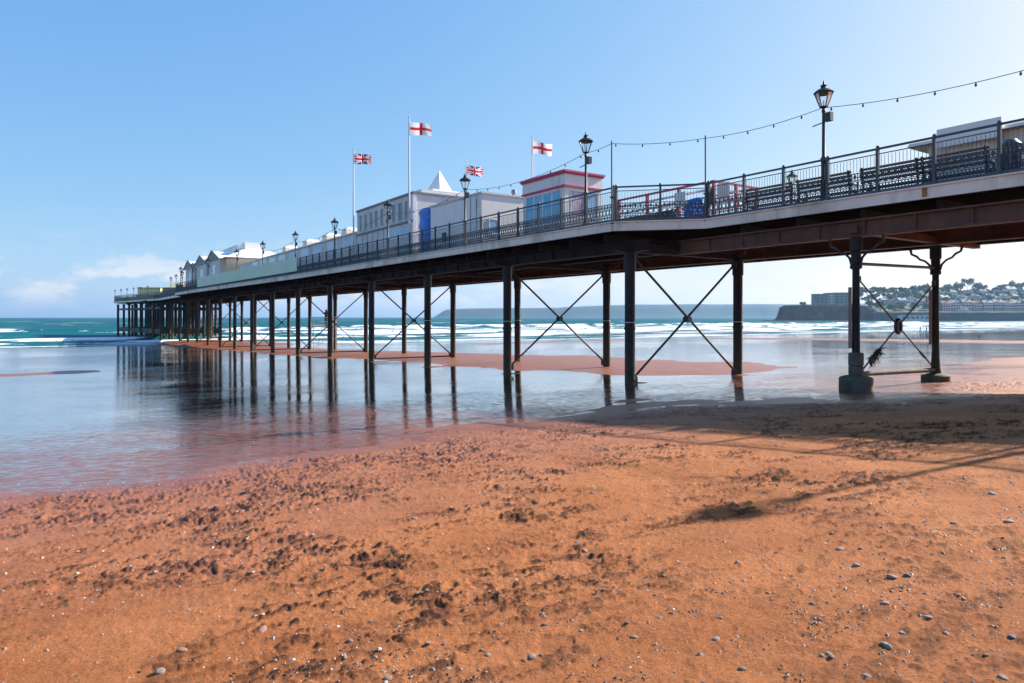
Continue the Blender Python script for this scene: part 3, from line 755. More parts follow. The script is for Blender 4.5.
for k in range(6):
    s = 176 + 6 * k
    o = copy_tree(lamp0); o.location = W(edge_w(s) + .2, s, DK); o.scale = (.75,) * 3
    o['label'] = 'one of the small lantern posts in a row at the pier head'; o['group'] = 'small lantern posts at the pier head'
for k, (w, s) in enumerate(((19.4, 141), (19.7, 150), (24, 150), (24, 172))):
    o = copy_tree(lamp0); o.location = W(w, s, DK); o.scale = (.9, .9, .95)
    o['label'] = ['lantern post on the neck just seaward of the pavilion', 'lantern post on the neck beside the cream-roofed stall', 'inner lantern post behind the neck railing', 'inner lantern post behind the olive stall'][k]
    o['group'] = 'lantern posts on the pier neck'

# thin poles carrying the light string, and the string itself
for (w, s, lab) in ((22.33, 18.85, 'thin grey pole at the shoreward bend of the deck edge'), (19.72, 21.65, 'thin grey pole at the seaward bend beside the pink-roofed kiosk')):
    rt = root('string_pole', lab, 'pole', w, s, DK - .35)
    MB().tube([(0, 0, 0), (0, 0, 3.82)], .032, 8).build('pole', M['thinpole'], rt, True)
    MB().box(-.06, .09, -.06, .06, .3, .36).box(-.06, .09, -.06, .06, 1.4, 1.46).build('clamp', M['rail_iron'], rt)
def string_lights():
    rt = root('string_lights', 'string of small bulbs slung between the lantern posts and poles', 'string lights', 0, 0, 0)
    kn = [(22.5, 2.9), (22.5, 13.8), (22.33, 18.85), (19.72, 21.65), (19.9, 23.6), (19.8, 34.2), (edge_w(44.8) + .1, 44.8), (edge_w(55.4) + .1, 55.4), (edge_w(66) + .1, 66), (edge_w(76.6) + .1, 76.6)]
    bm = MB().lathe([(.010, .0), (.022, -.02), (.022, -.05), (.035, -.06), (.038, -.09), (.02, -.12), (.004, -.125)], 8).mesh('bulb', M['bulb'], True)
    path = []; acc = .5
    for i in range(len(kn) - 1):
        a = np.array([*kn[i], 7.36]); b = np.array([*kn[i + 1], 7.36])
        if i in (1, 3): pass
        L = np.linalg.norm(b - a); sag = .018 * L + .004 * L * L * .6
        n = 18
        for t in np.linspace(0, 1, n):
            p = a + (b - a) * t; p[2] -= sag * 4 * t * (1 - t); path.append(tuple(p))
        q = 0.0
        while acc < L - .15:
            t = acc / L; p = a + (b - a) * t; p[2] -= sag * 4 * t * (1 - t)
            link('bulb', bm, rt, tuple(p)); acc += 1.12
        acc = max(acc - L, .3)
    MB().tube(path, .012, 5).build('cable', M['cable'], rt)
string_lights()

# ------------------------------------------------------------------ buildings on the deck (local x = w, y = s)
def window_part(parent, x, y0, y1, z0, z1, m, frame='white', t=.03, face='near', x1=None):
    """a framed window in the near wall (plane x) between y0..y1, or in a shoreward wall (plane y0, x..x1)"""
    f = .05
    fr = MB(); gl = MB()
    if face == 'near':
        for (a, b, c, d) in ((y0, y1, z0, z0 + f), (y0, y1, z1 - f, z1), (y0, y0 + f, z0 + f, z1 - f), (y1 - f, y1, z0 + f, z1 - f)): fr.box(x - t, x + .02, a, b, c, d)
        gl.box(x - .012, x + .01, y0 + f, y1 - f, z0 + f, z1 - f)
    else:
        for (a, b, c, d) in ((x, x1, z0, z0 + f), (x, x1, z1 - f, z1), (x, x + f, z0 + f, z1 - f), (x1 - f, x1, z0 + f, z1 - f)): fr.box(a, b, y0 - t, y0 + .02, c, d)
        gl.box(x + f, x1 - f, y0 - .012, y0 + .01, z0 + f, z1 - f)
    w = fr.build('window', M[frame], parent); gl.build('pane', M[m], w)
    return w

# pink-trimmed kiosk
k = root('kiosk', 'white kiosk with pink roof trim and blue film windows', 'kiosk', 22.0, 27.7, DK)
Lk, Dk = 3.72, 2.45
MB().box(0, Dk, 0, Lk, 0, 2.76).build('wall', M['white'], k)
MB().box(-.10, Dk + .1, -.10, Lk + .1, 2.76, 2.85).build('lower_band', M['pink'], k)
MB().box(-.05, Dk + .05, -.05, Lk + .05, 2.85, 3.42).build('roof_fascia', M['white'], k)
rb = MB(); rb.box(-.12, Dk + .12, -.12, Lk + .12, 3.42, 3.50); rb.box(-.17, Dk + .17, -.17, Lk + .17, 3.50, 3.60)
rb.build('cornice', M['pink'], k)
for j in range(4):
    y0 = .30 + j * .80
    window_part(k, -.005, y0, y0 + .78, .95, 2.66, 'bluewin', 'white')
    MB().box(-.02, .01, y0, y0 + .78, .12, .90).build('printed_panel', M['poster'], k)
window_part(k, .35, -.005, 0, 1.2, 2.6, 'poster', 'white', face='side', x1=1.30)
window_part(k, 1.45, -.005, 0, 1.2, 2.6, 'palewin', 'white', face='side', x1=2.25)
MB().box(.3, 2.25, -.03, .01, .2, 1.08).build('printed_panel', M['palepink'], k)
for (x, y) in ((-.03, -.03), (-.03, Lk - .22), (Dk - .22, -.03)): MB().box(x, x + .25, y, y + .25, 0, 2.715).build('corner_post', M['white'], k)

# white cabin
c = root('cabin', 'long plain white flat-roofed cabin beside the pink kiosk', 'cabin', 21.3, 34.8, DK)
MB().box(0, 3.4, 0, 6.6, 0, 3.38).build('wall', M['white'], c)
MB().box(-.06, 3.46, -.06, 6.66, 3.38, 3.5).build('roof', M['greywall'], c)
for y in (.55, 1.25): MB().box(-.02, .01, y, y + .05, .05, 3.3).build('cladding_joint', M['greydark'], c)
window_part(c, .5, -.005, 0, 1.0, 1.9, 'palewin', 'white', face='side', x1=1.25)
MB().box(-.10, .0, 4.4, 4.8, .9, 1.5).build('meter_box', M['brown'], c)
MB().lathe([(.12, 3.5), (.12, 3.7), (.18, 3.72), (.14, 3.92)], 10, (2.6, .4)).build('roof_vent', M['greydark'], c, True)
# blue sheeted stack
t = root('tarpaulin', 'tall bundle wrapped in blue tarpaulin at the end of the white cabin', 'tarpaulin', 21.2, 41.55, DK)
mb = MB(); N = 14
prof = []
vs = []; fs = []
for j in range(16):
    z = 3.5 * j / 15; sc = 1 - .05 * math.sin(j * 1.7) - (.12 if j == 15 else 0) - (.06 if j == 7 else 0)
    for kx in range(N):
        a = 2 * PI * kx / N; ca, sa = math.cos(a), math.sin(a)
        e = .45; rx = .75 * math.copysign(abs(ca) ** e, ca) * sc; ry = .82 * math.copysign(abs(sa) ** e, sa) * sc
        vs.append((.75 + rx + random.uniform(-.03, .03), .85 + ry + random.uniform(-.03, .03), z))
for j in range(15):
    for kx in range(N): fs.append((j * N + kx, j * N + (kx + 1) % N, (j + 1) * N + (kx + 1) % N, (j + 1) * N + kx))
fs.append(tuple(15 * N + kx for kx in range(N))); mb._add(vs, fs)
mb.build('sheet', M['tarp'], t, True)
MB().tube([(.75 + .80 * math.copysign(abs(math.cos(a)) ** .45, math.cos(a)), .85 + .87 * math.copysign(abs(math.sin(a)) ** .45, math.sin(a)), 1.65) for a in np.linspace(0, 2 * PI, 24, endpoint=False)], .02, 5, closed=True).build('tie_rope', M['cable'], t)

# two-storey grey block
b = root('grey_block', 'two-storey grey flat-roofed block with a row of tall windows upstairs', 'building', 22.0, 45.5, DK)
MB().box(0, 7, 0, 11.1, 0, 5.05).build('wall', M['greywall'], b)
MB().box(-.08, 7.08, -.08, 11.18, 5.05, 5.2).build('roof', M['greydark'], b)
MB().box(-.09, .0, -.05, 11.15, 3.02, 3.14).build('string_course', M['greydark'], b)
MB().box(-.05, .22, -.05, .22, 0, 5.04).build('corner_post', M['white'], b)
for j in range(9): window_part(b, -.005, .9 + j * 1.13, 1.45 + j * 1.13, 3.3, 4.72, 'darkwin', 'greywall')
for j in range(3): window_part(b, -.005, .6 + j * 1.5, 1.95 + j * 1.5, 2.0, 2.9, 'palewin', 'white')
window_part(b, -.005, .6, 1.7, .3, 1.6, 'palewin', 'white')
for j in range(5): MB().box(-.02, .01, 5.4 + j * 1.1, 5.45 + j * 1.1, .05, 3.0).build('cladding_joint', M['greydark'], b)
# pyramid lantern on its roof
py = link('roof_pyramid', None, b, (3.0, 1.6, 5.2))
mb = MB(); r = .74
mb._add([(-r, -r, .45), (r, -r, .45), (r, r, .45), (-r, r, .45), (0, 0, 2.15)], [(0, 1, 4), (1, 2, 4), (2, 3, 4), (3, 0, 4), (3, 2, 1, 0)])
o = mb.build('pyramid', M['white'], py); o.rotation_euler.z = math.radians(20)
MB().box(-2.3, 3.2, -1.5, 2.4, 0.01, .28).box(-1.2, 1.2, -1.2, 1.2, .28, .452).build('skylight_base', M['white'], py)

# long low building
b = root('arcade_building', 'long low white building with blue clerestory windows and roof vents', 'building', 22.0, 56.75, DK)
LL = 44.5
MB().box(0, 6, 0, LL, 0, 3.3).build('wall', M['greywall'], b)
MB().box(-.12, 6.1, 0, LL + .05, 3.3, 3.42).build('roof', M['white'], b)
j = 0; y = .6
while y < LL - 4:
    window_part(b, -.005, y, y + 2.9, 2.35, 3.15, 'palewin', 'white')
    window_part(b, -.005, y + .3, y + 1.3, .4, 2.1, 'palewin' if j % 2 else 'darkwin', 'white')
    MB().box(-.06, .0, y + 3.35, y + 3.47, 0, 3.29).build('pilaster', M['white'], b)
    y += 4.2; j += 1
for y in (5.5, 11.0, 17.5, 25.5):
    v = link('roof_vent', None, b, (1.6, y, 3.42))
    MB().box(-.7, .7, -.75, .75, 0, .75).build('vent_box', M['cream'], v)
    mb = MB(); mb._add([(-.85, -.9, .75), (.85, -.9, .75), (.85, .9, .75), (-.85, .9, .75), (-.4, -.4, 1.05), (.4, -.4, 1.05), (.4, .4, 1.05), (-.4, .4, 1.05)],
                       [(3, 2, 1, 0), (4, 5, 6, 7), (0, 1, 5, 4), (1, 2, 6, 5), (2, 3, 7, 6), (3, 0, 4, 7)])
    mb.build('vent_cap', M['white'], v)

# gabled pavilion
b = root('pavilion', 'tan pavilion with three gabled bays and white roofs far down the pier', 'pavilion', 20.6, 102.6, DK)
LP, DP, HP = 33.0, 9.0, 4.35
MB().box(0, DP, 0, LP, 0, HP).build('wall', M['tan'], b)
MB().box(-.25, DP + .3, -.35, LP + .3, HP, HP + .16).build('eaves', M['greydark'], b)
mb = MB(); mb._add([(-.2, -.3, HP + .16), (DP + .2, -.3, HP + .16), (DP + .2, LP + .2, HP + .16), (-.2, LP + .2, HP + .16), (2.6, 2.2, HP + 1.5), (DP - 2.6, 2.2, HP + 1.5), (DP - 2.6, LP - 2.2, HP + 1.5), (2.6, LP - 2.2, HP + 1.5)],
                   [(3, 2, 1, 0), (4, 5, 6, 7), (0, 1, 5, 4), (1, 2, 6, 5), (2, 3, 7, 6), (3, 0, 4, 7)])
mb.build('roof', M['white'], b)
for j, y in enumerate((5.2, 15.0, 26.4)):
    g = link('gabled_bay', None, b, (-.75, y, 0))
    MB().box(0, .9, -4.1, 4.1, 0, HP - .02).build('bay_wall', M['greywall'], g)
    mb = MB(); mb._add([(-.25, -4.7, HP - .02), (-.25, 4.7, HP - .02), (-.25, 0, HP + 1.3), (2.4, -4.7, HP - .02), (2.4, 4.7, HP - .02), (2.4, 0, HP + 1.3)],
                       [(0, 1, 2), (5, 4, 3), (0, 2, 5, 3), (1, 4, 5, 2), (0, 3, 4, 1)])
    mb.build('gable', M['white'], g)
    mb = MB(); mb.bar((-.3, -4.75, HP + .0), (-.3, 0, HP + 1.38), .12, .22); mb.bar((-.3, 4.75, HP + .0), (-.3, 0, HP + 1.38), .12, .22)
    mb._add([(-.262, -3.9, HP + .02), (-.262, 3.9, HP + .02), (-.262, 0, HP + 1.12)], [(0, 1, 2)])
    mb.build('barge_board', M['greydark'], g)
    window_part(g, -.005, -1.2, 1.2, 1.3, 3.6, 'palewin', 'white')
MB().box(2.5, 6.0, 5.0, 26.0, HP + 1.45, HP + 2.5).build('roof_monitor', M['white'], b)
for j in range(10): window_part(b, 2.495, 5.4 + j * 2.05, 7.0 + j * 2.05, HP + 1.62, HP + 2.35, 'palewin', 'greywall')
MB().box(3.0, 5.4, 2.4, 4.9, HP + 1.2, HP + 2.62).build('roof_plant_room', M['white'], b)

# stalls on the head
b = root('stall', 'olive green stall behind the railing at the pier head', 'stall', 17.9, 193.3, DK, None, -TH)
MB().box(0, 5.7, 0, 6, 0, 3.2).build('wall', M['olive'], b); MB().box(-.15, 5.85, -.15, 6.15, 3.2, 3.36).build('roof', M['greydark'], b)
mb = MB()
for j in range(9): mb.box(.15 + j * .62, .62 + j * .62, -.05, 0.0, .0, 1.55)
mb.build('plank_skirt', M['brown'], b)
b = root('stall', 'brown boarded stall with a cream roof on the pier neck', 'stall', 20.3, 167.7, DK, None, -TH)
MB().box(0, 4.0, 0, 5, 0, 2.5).build('wall', M['brown'], b)
mb = MB()
for j in range(8): mb.box(.08 + j * .5, .34 + j * .5, -.04, 0.0, .1, 2.4)
mb.build('plank_facing', M['plank'], b)
mb = MB(); mb._add([(.9, -.2, 2.5), (4.2, -.2, 2.5), (4.2, 5.2, 2.5), (.9, 5.2, 2.5), (1.7, 1.2, 3.6), (3.4, 1.2, 3.6), (3.4, 3.8, 3.6), (1.7, 3.8, 3.6)], [(3, 2, 1, 0), (4, 5, 6, 7), (0, 1, 5, 4), (1, 2, 6, 5), (2, 3, 7, 6), (3, 0, 4, 7)])
mb.build('roof', M['yellow'], b)
b = root('litter_skip', 'small blue bin near the tip of the pier head', 'bin', 18.2, 197, DK)
mb = MB(); mb._add([(0, 0, 0), (1.6, 0, 0), (1.6, 3, 0), (0, 3, 0), (-.25, -.3, 1.5), (1.85, -.3, 1.5), (1.85, 3.3, 1.5), (-.25, 3.3, 1.5)], [(3, 2, 1, 0), (0, 1, 5, 4), (1, 2, 6, 5), (2, 3, 7, 6), (3, 0, 4, 7)])
mb.build('body', M['tarp'], b); MB().box(-.3, 1.9, -.35, 3.35, 1.5, 1.62).build('lid', M['bin'], b)

# cream hut at the shoreward end
b = root('beach_hut', 'cream boarded hut with a white fascia board near the shore', 'hut', 26.0, 4.0, DK)
MB().box(0, 3.5, 0, 7.9, 0, 2.12).build('wall', M['cream'], b)
mb = MB()
for j in range(52):
    y = .05 + j * .152
    mb.box(-.025, .0, y, y + .05, .02, 2.10)
mb.build('cladding', M['cream'], b)
mb = MB(); mb._add([(-.3, -.3, 2.12), (3.9, -.3, 2.12), (3.9, 8.5, 2.12), (-.3, 8.5, 2.12), (-.25, -.25, 2.25), (3.7, -.2, 2.45), (3.7, 8.3, 2.45), (-.25, 8.45, 2.25)],
                   [(3, 2, 1, 0), (4, 5, 6, 7), (0, 1, 5, 4), (1, 2, 6, 5), (2, 3, 7, 6), (3, 0, 4, 7)])
mb.build('roof', M['cream'], b)
MB().box(-.42, -.34, 5.5, 7.45, 1.88, 2.52).build('fascia_board', M['white'], b)
mb = MB()
for j in range(10): mb.box(-.055, -.028, 6.0 + j * .12, 6.085 + j * .12, .25, 2.0)
mb.box(-.028, -.024, 5.98, 7.2, .2, 2.05); mb.build('shutter', M['white'], b)

# benches
def make_bench():
    rt = root('bench', 'x', 'bench', 0, 0, DK)
    L = 2.15
    mb = MB()
    for z in (.62, .76, .90, 1.04): mb.box(-.02 - (z - .6) * .18, .015 - (z - .6) * .18, 0, L, z, z + .085)
    mb.build('backrest', M['timber'], rt)
    mb = MB()
    for x in (.06, .18, .30, .42): mb.box(x, x + .09, 0, L, .45, .485)
    mb.build('seat', M['timber'], rt)
    for y in (.06, L - .12):
        e = MB(); e.bar((-.12, y + .03, 1.16), (0, y + .03, .48), .06, .07); e.bar((0, y + .03, .48), (-.1, y + .03, 0), .06, .07)
        e.bar((.5, y + .03, .44), (.54, y + .03, 0), .06, .06); e.bar((-.02, y + .03, .42), (.52, y + .03, .42), .06, .05); e.bar((0, y + .03, .72), (.5, y + .03, .68), .06, .05); e.bar((.48, y + .03, .68), (.5, y + .03, .42), .05, .05)
        e.build('end_frame', M['iron'], rt)
    return rt
b0 = make_bench()
for i, (s, lab) in enumerate(((15.5, 'dark slatted bench at the seaward end of the row, below the red frame'), (13.2, 'dark slatted bench directly behind the tall lantern post'),
                              (10.75, 'dark slatted bench just seaward of the paired railing posts'), (8.95, 'dark slatted bench in front of the cream hut, shoreward of the paired posts'), (5.6, 'dark slatted bench beside the black bin at the shoreward end'))):
    o = b0 if i == 0 else copy_tree(b0)
    o.location = W(23.35, s, DK); o['label'] = lab; o['group'] = 'slatted benches behind the near railing'
    if i == 3:
        pass
b = root('litter_bin', 'black barrel-shaped litter bin beside the cream hut', 'bin', 23.4, 8.45, DK)
MB().lathe([(.2, 0), (.22, .05), (.26, .5), (.26, .9), (.22, 1.0)], 16).build('barrel', M['bin'], b, True)
MB().lathe([(.27, 1.0), (.27, 1.08), (.15, 1.22), (.05, 1.25)], 16).build('lid', M['bin'], b, True)

# red frame enclosure
b = root('queue_frame', 'red painted tubular frame enclosure on the deck beyond the railing', 'frame', 24.0, 19.8, DK)
for (x, y) in ((0, 0), (0, 2), (0, 4), (0, 6), (3, 0), (1.5, 0), (3, 6)):
    MB().box(x - .06, x + .06, y - .06, y + .06, 0, 1.98).build('post', M['red'], b)
for z in (1.94, 1.6, 1.25):
    m_ = 'red' if z > 1.9 else 'palepink'
    MB().bar((0, 0, z), (0, 6, z), .08, .09).build('rail', M[m_], b); MB().bar((0, 0, z), (3, 0, z), .08, .09).build('rail', M[m_], b)
    MB().bar((3, 0, z), (3, 6, z), .08, .09).build('rail', M[m_], b)
MB().box(.0, .04, 2.1, 5.9, .1, 1.0).build('infill_panel', M['brown'], b)
def board(label, w, s, wd, z0, z1, m, corr=True):
    b = root('notice_board', label, 'board', w, s, DK)
    mb = MB().box(0, .04, 0, wd, z0, z1)
    if corr:
        for j in range(int(wd / .09)): mb.box(-.02, 0, j * .09 + .01, j * .09 + .05, z0 + .01, z1 - .01)
    mb.build('panel', M[m], b)
    MB().box(.04, .09, .05, .10, 0, z1).build('leg', M['greydark'], b); MB().box(.04, .09, wd - .10, wd - .05, 0, z1).build('leg', M['greydark'], b)
board('white ribbed board standing just left of the blue tarpaulin heap', 23.4, 20.9, .62, .95, 1.6, 'white')
board('white ribbed board standing right of the red corner post', 23.2, 18.35, .62, .95, 1.6, 'white')
board('dark brown board between the blue heap and a white board', 23.3, 19.2, .45, .8, 1.5, 'brown', False)
t = root('tarpaulin', 'low lumpy heap under a blue tarpaulin behind the angled railing', 'tarpaulin', 22.95, 19.75, DK)
mb = MB(); N = 16; vs = []; fs = []
for j in range(9):
    z = 1.15 * (j / 8) ** .9; sc = 1 - .3 * (j / 8) ** 4
    for kx in range(N):
        a = 2 * PI * kx / N; ca, sa = math.cos(a), math.sin(a)
        vs.append((.35 + .36 * math.copysign(abs(ca) ** .6, ca) * sc + random.uniform(-.03, .03), .45 + .5 * math.copysign(abs(sa) ** .6, sa) * sc + random.uniform(-.03, .03), z - .12 * max(0, sa) * (j / 8) + random.uniform(-.02, .02)))
for j in range(8):
    for kx in range(N): fs.append((j * N + kx, j * N + (kx + 1) % N, (j + 1) * N + (kx + 1) % N, (j + 1) * N + kx))
fs.append(tuple(8 * N + kx for kx in range(N))); mb._add(vs, fs); mb.build('sheet', M['tarp'], t, True)

# ------------------------------------------------------------------ flags
def flag_mesh(kind, Wf, Hf, seed):
    nx, ny = 60, 36
    rr = random.Random(seed); ph = rr.uniform(0, 6)
    vs = []; fs = []; mi = []
    for j in range(ny + 1):
        for i in range(nx + 1):
            x = i / nx; z = j / ny
            vs.append((x * Wf * .96, .12 * Wf * x * math.sin(5.5 * x + ph + z * .8), (z - .5) * Hf * (1 - .06 * x) - .10 * Hf * x * (1 + .6 * math.sin(4 * x + ph))))
    for j in range(ny):
        for i in range(nx):
            fs.append((j * (nx + 1) + i, j * (nx + 1) + i + 1, (j + 1) * (nx + 1) + i + 1, (j + 1) * (nx + 1) + i))
            u = (i + .5) / nx; v = (j + .5) / ny
            X = (u - .5) * 60; Y = (v - .5) * 30
            if kind == 'england': c = 1 if (abs(X) < 4 or abs(Y) < 3.2) else 0
            else:
                d1 = (X - 2 * Y) / math.sqrt(5); d2 = (X + 2 * Y) / math.sqrt(5)
                c = 2
                if min(abs(d1), abs(d2)) < 3.2: c = 0
                if (abs(d1) < 1.3 and d1 * (1 if X > 0 else -1) < .9) or (abs(d2) < 1.3 and d2 * (1 if X > 0 else -1) > -.9): c = 1
                if abs(X) < 5 or abs(Y) < 5: c = 0
                if abs(X) < 3.2 or abs(Y) < 3.2: c = 1
            mi.append(c)
    mb = MB(); mb.v = vs; mb.f = fs; mb.mi = mi
    me = mb.mesh('flag', [M['fl_white'], M['fl_red'], M['fl_blue']], False)
    me.polygons.foreach_set('use_smooth', [True] * len(me.polygons))
    return me
FLAGS = [(19.85, 41.7, 9.3, 'england', 1.5, .85, 'white pole in front of the grey block flying a red-cross flag', 'white flag with a red cross on the pole by the grey block'),
         (edge_w(51.6) + .3, 51.6, 9.15, 'union', 1.35, .82, 'white pole flying a union flag, farther out along the near edge', 'union flag of blue, white and red on the outermost near pole'),
         (29.4, 40.9, 9.2, 'england', 1.5, .9, 'white pole rising behind the pink-roofed kiosk', 'white flag with a red cross above the pink-roofed kiosk'),
         (29.5, 50.7, 9.25, 'union', 1.4, .82, 'white pole hidden behind the white cabin, its top above a lantern', 'union flag just above the lantern by the white cabin')]
for i, (w, s, h, kind, fw, fh, l1, l2) in enumerate(FLAGS):
    rt = root('flagpole', l1, 'flagpole', w, s, DK)
    MB().lathe([(.075, 0), (.07, 2), (.045, h - .1), (.04, h)], 10).build('pole', M['pole'], rt, True)
    MB().lathe([(.03, h), (.07, h + .05), (.07, h + .09), (.02, h + .14)], 8).build('finial', M['pole'], rt, True)
    fl = link('flag', flag_mesh(kind, fw, fh, i + 3), None, W(w, s, DK + h - .25 - fh / 2) + Vector((.06, 0, 0)), (0, 0, math.radians(12)))
    tag(fl, l2, 'flag')

# ------------------------------------------------------------------ scaffold tower and the people
b = root('scaffold_tower', 'small aluminium scaffold tower standing beside a pier column', 'scaffold', 26.3, 78.2, -4.15)
for (x, y) in ((-1.3, -.5), (1.3, -.5), (1.3, .5), (-1.3, .5)): MB().tube([(x, y, 0), (x, y, 4.2)], .045, 8).build('standard', M['alu'], b, True)
for y in (-.5, .5):
    for z in (.3, 1.6, 3.0, 3.6, 4.1):
        MB().tube([(-1.3, y, z), (1.3, y, z)], .035, 6).build('ledger', M['alu'], b, True)
    MB().tube([(-1.3, y, .3), (1.3, y, 2.9)], .03, 6).build('diagonal', M['alu'], b, True)
MB().box(-1.3, 1.3, -.45, .45, 3.02, 3.09).build('platform', M['plank'], b)

def person(label, loc, rz, pose, top, bottom, head='hair', sc=1.0):
    J = {'pel': (0, 0, .95), 'chest': (0, .0, 1.35), 'neck': (0, .01, 1.50), 'head': (0, .03, 1.66), 'crown': (0, .02, 1.74),
         'hl': (-.09, 0, .92), 'kl': (-.1, .03, .5), 'al': (-.1, 0, .09), 'tl': (-.11, .14, .04), 'hr': (.09, 0, .92), 'kr': (.1, .03, .5), 'ar': (.1, 0, .09), 'tr': (.11, .14, .04),
         'sl': (-.18, 0, 1.42), 'el': (-.24, -.02, 1.14), 'wl': (-.24, .06, .90), 'fl': (-.24, .09, .80), 'sr': (.18, 0, 1.42), 'er': (.24, -.02, 1.14), 'wr': (.24, .06, .90), 'fr': (.24, .09, .80)}
    J.update(pose)
    R = {'pel': .14, 'chest': .155, 'neck': .06, 'head': .10, 'crown': .075, 'hl': .095, 'kl': .065, 'al': .045, 'tl': .04, 'hr': .095, 'kr': .065, 'ar': .045, 'tr': .04,
         'sl': .065, 'el': .047, 'wl': .035, 'fl': .035, 'sr': .065, 'er': .047, 'wr': .035, 'fr': .035}
    E = [('pel', 'chest'), ('chest', 'neck'), ('neck', 'head'), ('head', 'crown'), ('pel', 'hl'), ('hl', 'kl'), ('kl', 'al'), ('al', 'tl'), ('pel', 'hr'), ('hr', 'kr'), ('kr', 'ar'), ('ar', 'tr'),
         ('chest', 'sl'), ('sl', 'el'), ('el', 'wl'), ('wl', 'fl'), ('chest', 'sr'), ('sr', 'er'), ('er', 'wr'), ('wr', 'fr')]
    ks = list(J); me = bpy.data.meshes.new('person')
    me.from_pydata([J[k_] for k_ in ks], [(ks.index(a), ks.index(b_)) for a, b_ in E], [])
    ob = bpy.data.objects.new('person_rig', me); COL.objects.link(ob)
    sk = ob.modifiers.new('s', 'SKIN'); sub = ob.modifiers.new('u', 'SUBSURF'); sub.levels = 1; sub.render_levels = 1
    for i, k_ in enumerate(ks):
        d = me.skin_vertices[0].data[i]; d.radius = (R[k_], R[k_] * (.8 if k_ in ('pel', 'chest') else 1)); d.use_root = (k_ == 'pel')
    dg = bpy.context.evaluated_depsgraph_get()
    fm = bpy.data.meshes.new_from_object(ob.evaluated_get(dg)); fm.name = 'person'
    bpy.data.objects.remove(ob); bpy.data.meshes.remove(me)
    for m_ in (M[top], M[bottom], M['skin'], M[head]):
        fm.materials.append(m_)
    hd = Vector(J['head']); cr = Vector(J['crown']); pz = J['pel'][2]
    for p in fm.polygons:
        c_ = p.center; p.use_smooth = True
        mi = 0 if c_.z > pz - .03 else 1
        if (c_ - hd).length < .17: mi = 2 if (c_.y > hd.y + .02 and c_.z < hd.z + .05) else 3
        if min((c_ - Vector(J[q]) ).length for q in ('fl', 'fr')) < .07: mi = 2
        if c_.z < .08: mi = 1
        p.material_index = mi
    o = link('person', fm, None, loc, (0, 0, rz), (sc,) * 3)
    return tag(o, label, 'person')
bb = W(26.3, 78.2, -4.15)
person('worker in dark clothes standing on the scaffold tower reaching up', W(26.6, 78.2, -4.15 + 3.09), TH + .4,
       {'er': (.30, .16, 1.52), 'wr': (.26, .2, 1.74), 'fr': (.25, .2, 1.84), 'el': (-.27, .12, 1.3), 'wl': (-.2, .28, 1.42), 'fl': (-.18, .34, 1.5)}, 'navy', 'navy', 'darkcloth', 1.1)
def at_px(px, Y, z): return Vector(((px - 512) / 683 * Y, Y, z + EYE))
def gz_xy(x, y): return float(beach(np.array([x]), np.array([y]))[1][0])
for (px, Y, lab, pose) in ((920.3, 195, 'walker on the far wet sand, left of a pair, dressed in dark clothes', {'kl': (-.1, .18, .52), 'al': (-.1, .2, .09), 'tl': (-.1, .33, .07), 'kr': (.1, -.02, .5), 'ar': (.1, -.25, .13), 'tr': (.1, -.16, .05)}),
                           (926.6, 193, 'walker on the far wet sand, right of a pair, in dark coat', {'kr': (.1, .15, .52), 'ar': (.1, .17, .09), 'tr': (.1, .3, .06), 'kl': (-.1, -.02, .5), 'al': (-.1, -.22, .12), 'tl': (-.1, -.12, .05)})):
    p = at_px(px, Y, 0); p.z = gz_xy(p.x, p.y) + EYE
    person(lab, p, math.radians(75), pose, 'darkcloth', 'darkcloth', sc=1.02)
# branch stuck in the sand
p = at_px(978.8, 106, 0); p.z = gz_xy(p.x, p.y) + EYE
mb = MB(); mb.tube([(0, 0, -.1), (.03, 0, .4), (-.02, 0, .85)], [.05, .04, .015], 6); mb.tube([(.02, 0, .4), (.22, 0, .62), (.4, .05, .68)], [.035, .025, .01], 6); mb.tube([(.03, 0, .3), (-.15, 0, .5), (-.3, 0, .5)], [.03, .02, .01], 6)
o = mb.build('driftwood', M['seaweed'], None, True); o.location = p; tag(o, 'dark forked driftwood branch upright on the far wet sand', 'driftwood')
# weed caught on the shore brace
mb = MB(); rr = random.Random(5)
e = Vector((wm - 22.65, 0, zm - zc1)); base = Vector((22.65, sF, zc1)) + e * .40
for k_ in range(120):
    a = base + e * rr.uniform(-.11, .11) + Vector((0, rr.uniform(-.04, .04), rr.uniform(-.03, .04)))
    b_ = a + Vector((rr.gauss(.04, .06), rr.gauss(0, .05), rr.gauss(-.04, .07))); c_ = b_ + Vector((rr.gauss(.02, .07), rr.gauss(0, .06), rr.gauss(-.05, .07)))
    mb.tube([W(a.x, a.y, a.z - EYE), W(b_.x, b_.y, b_.z - EYE), W(c_.x, c_.y, c_.z - EYE)], [.025, .018, .006], 4)
tag(mb.build('seaweed_clump', M['seaweed'], None), 'ragged clump of dark seaweed caught on the thin crossed brace', 'seaweed')

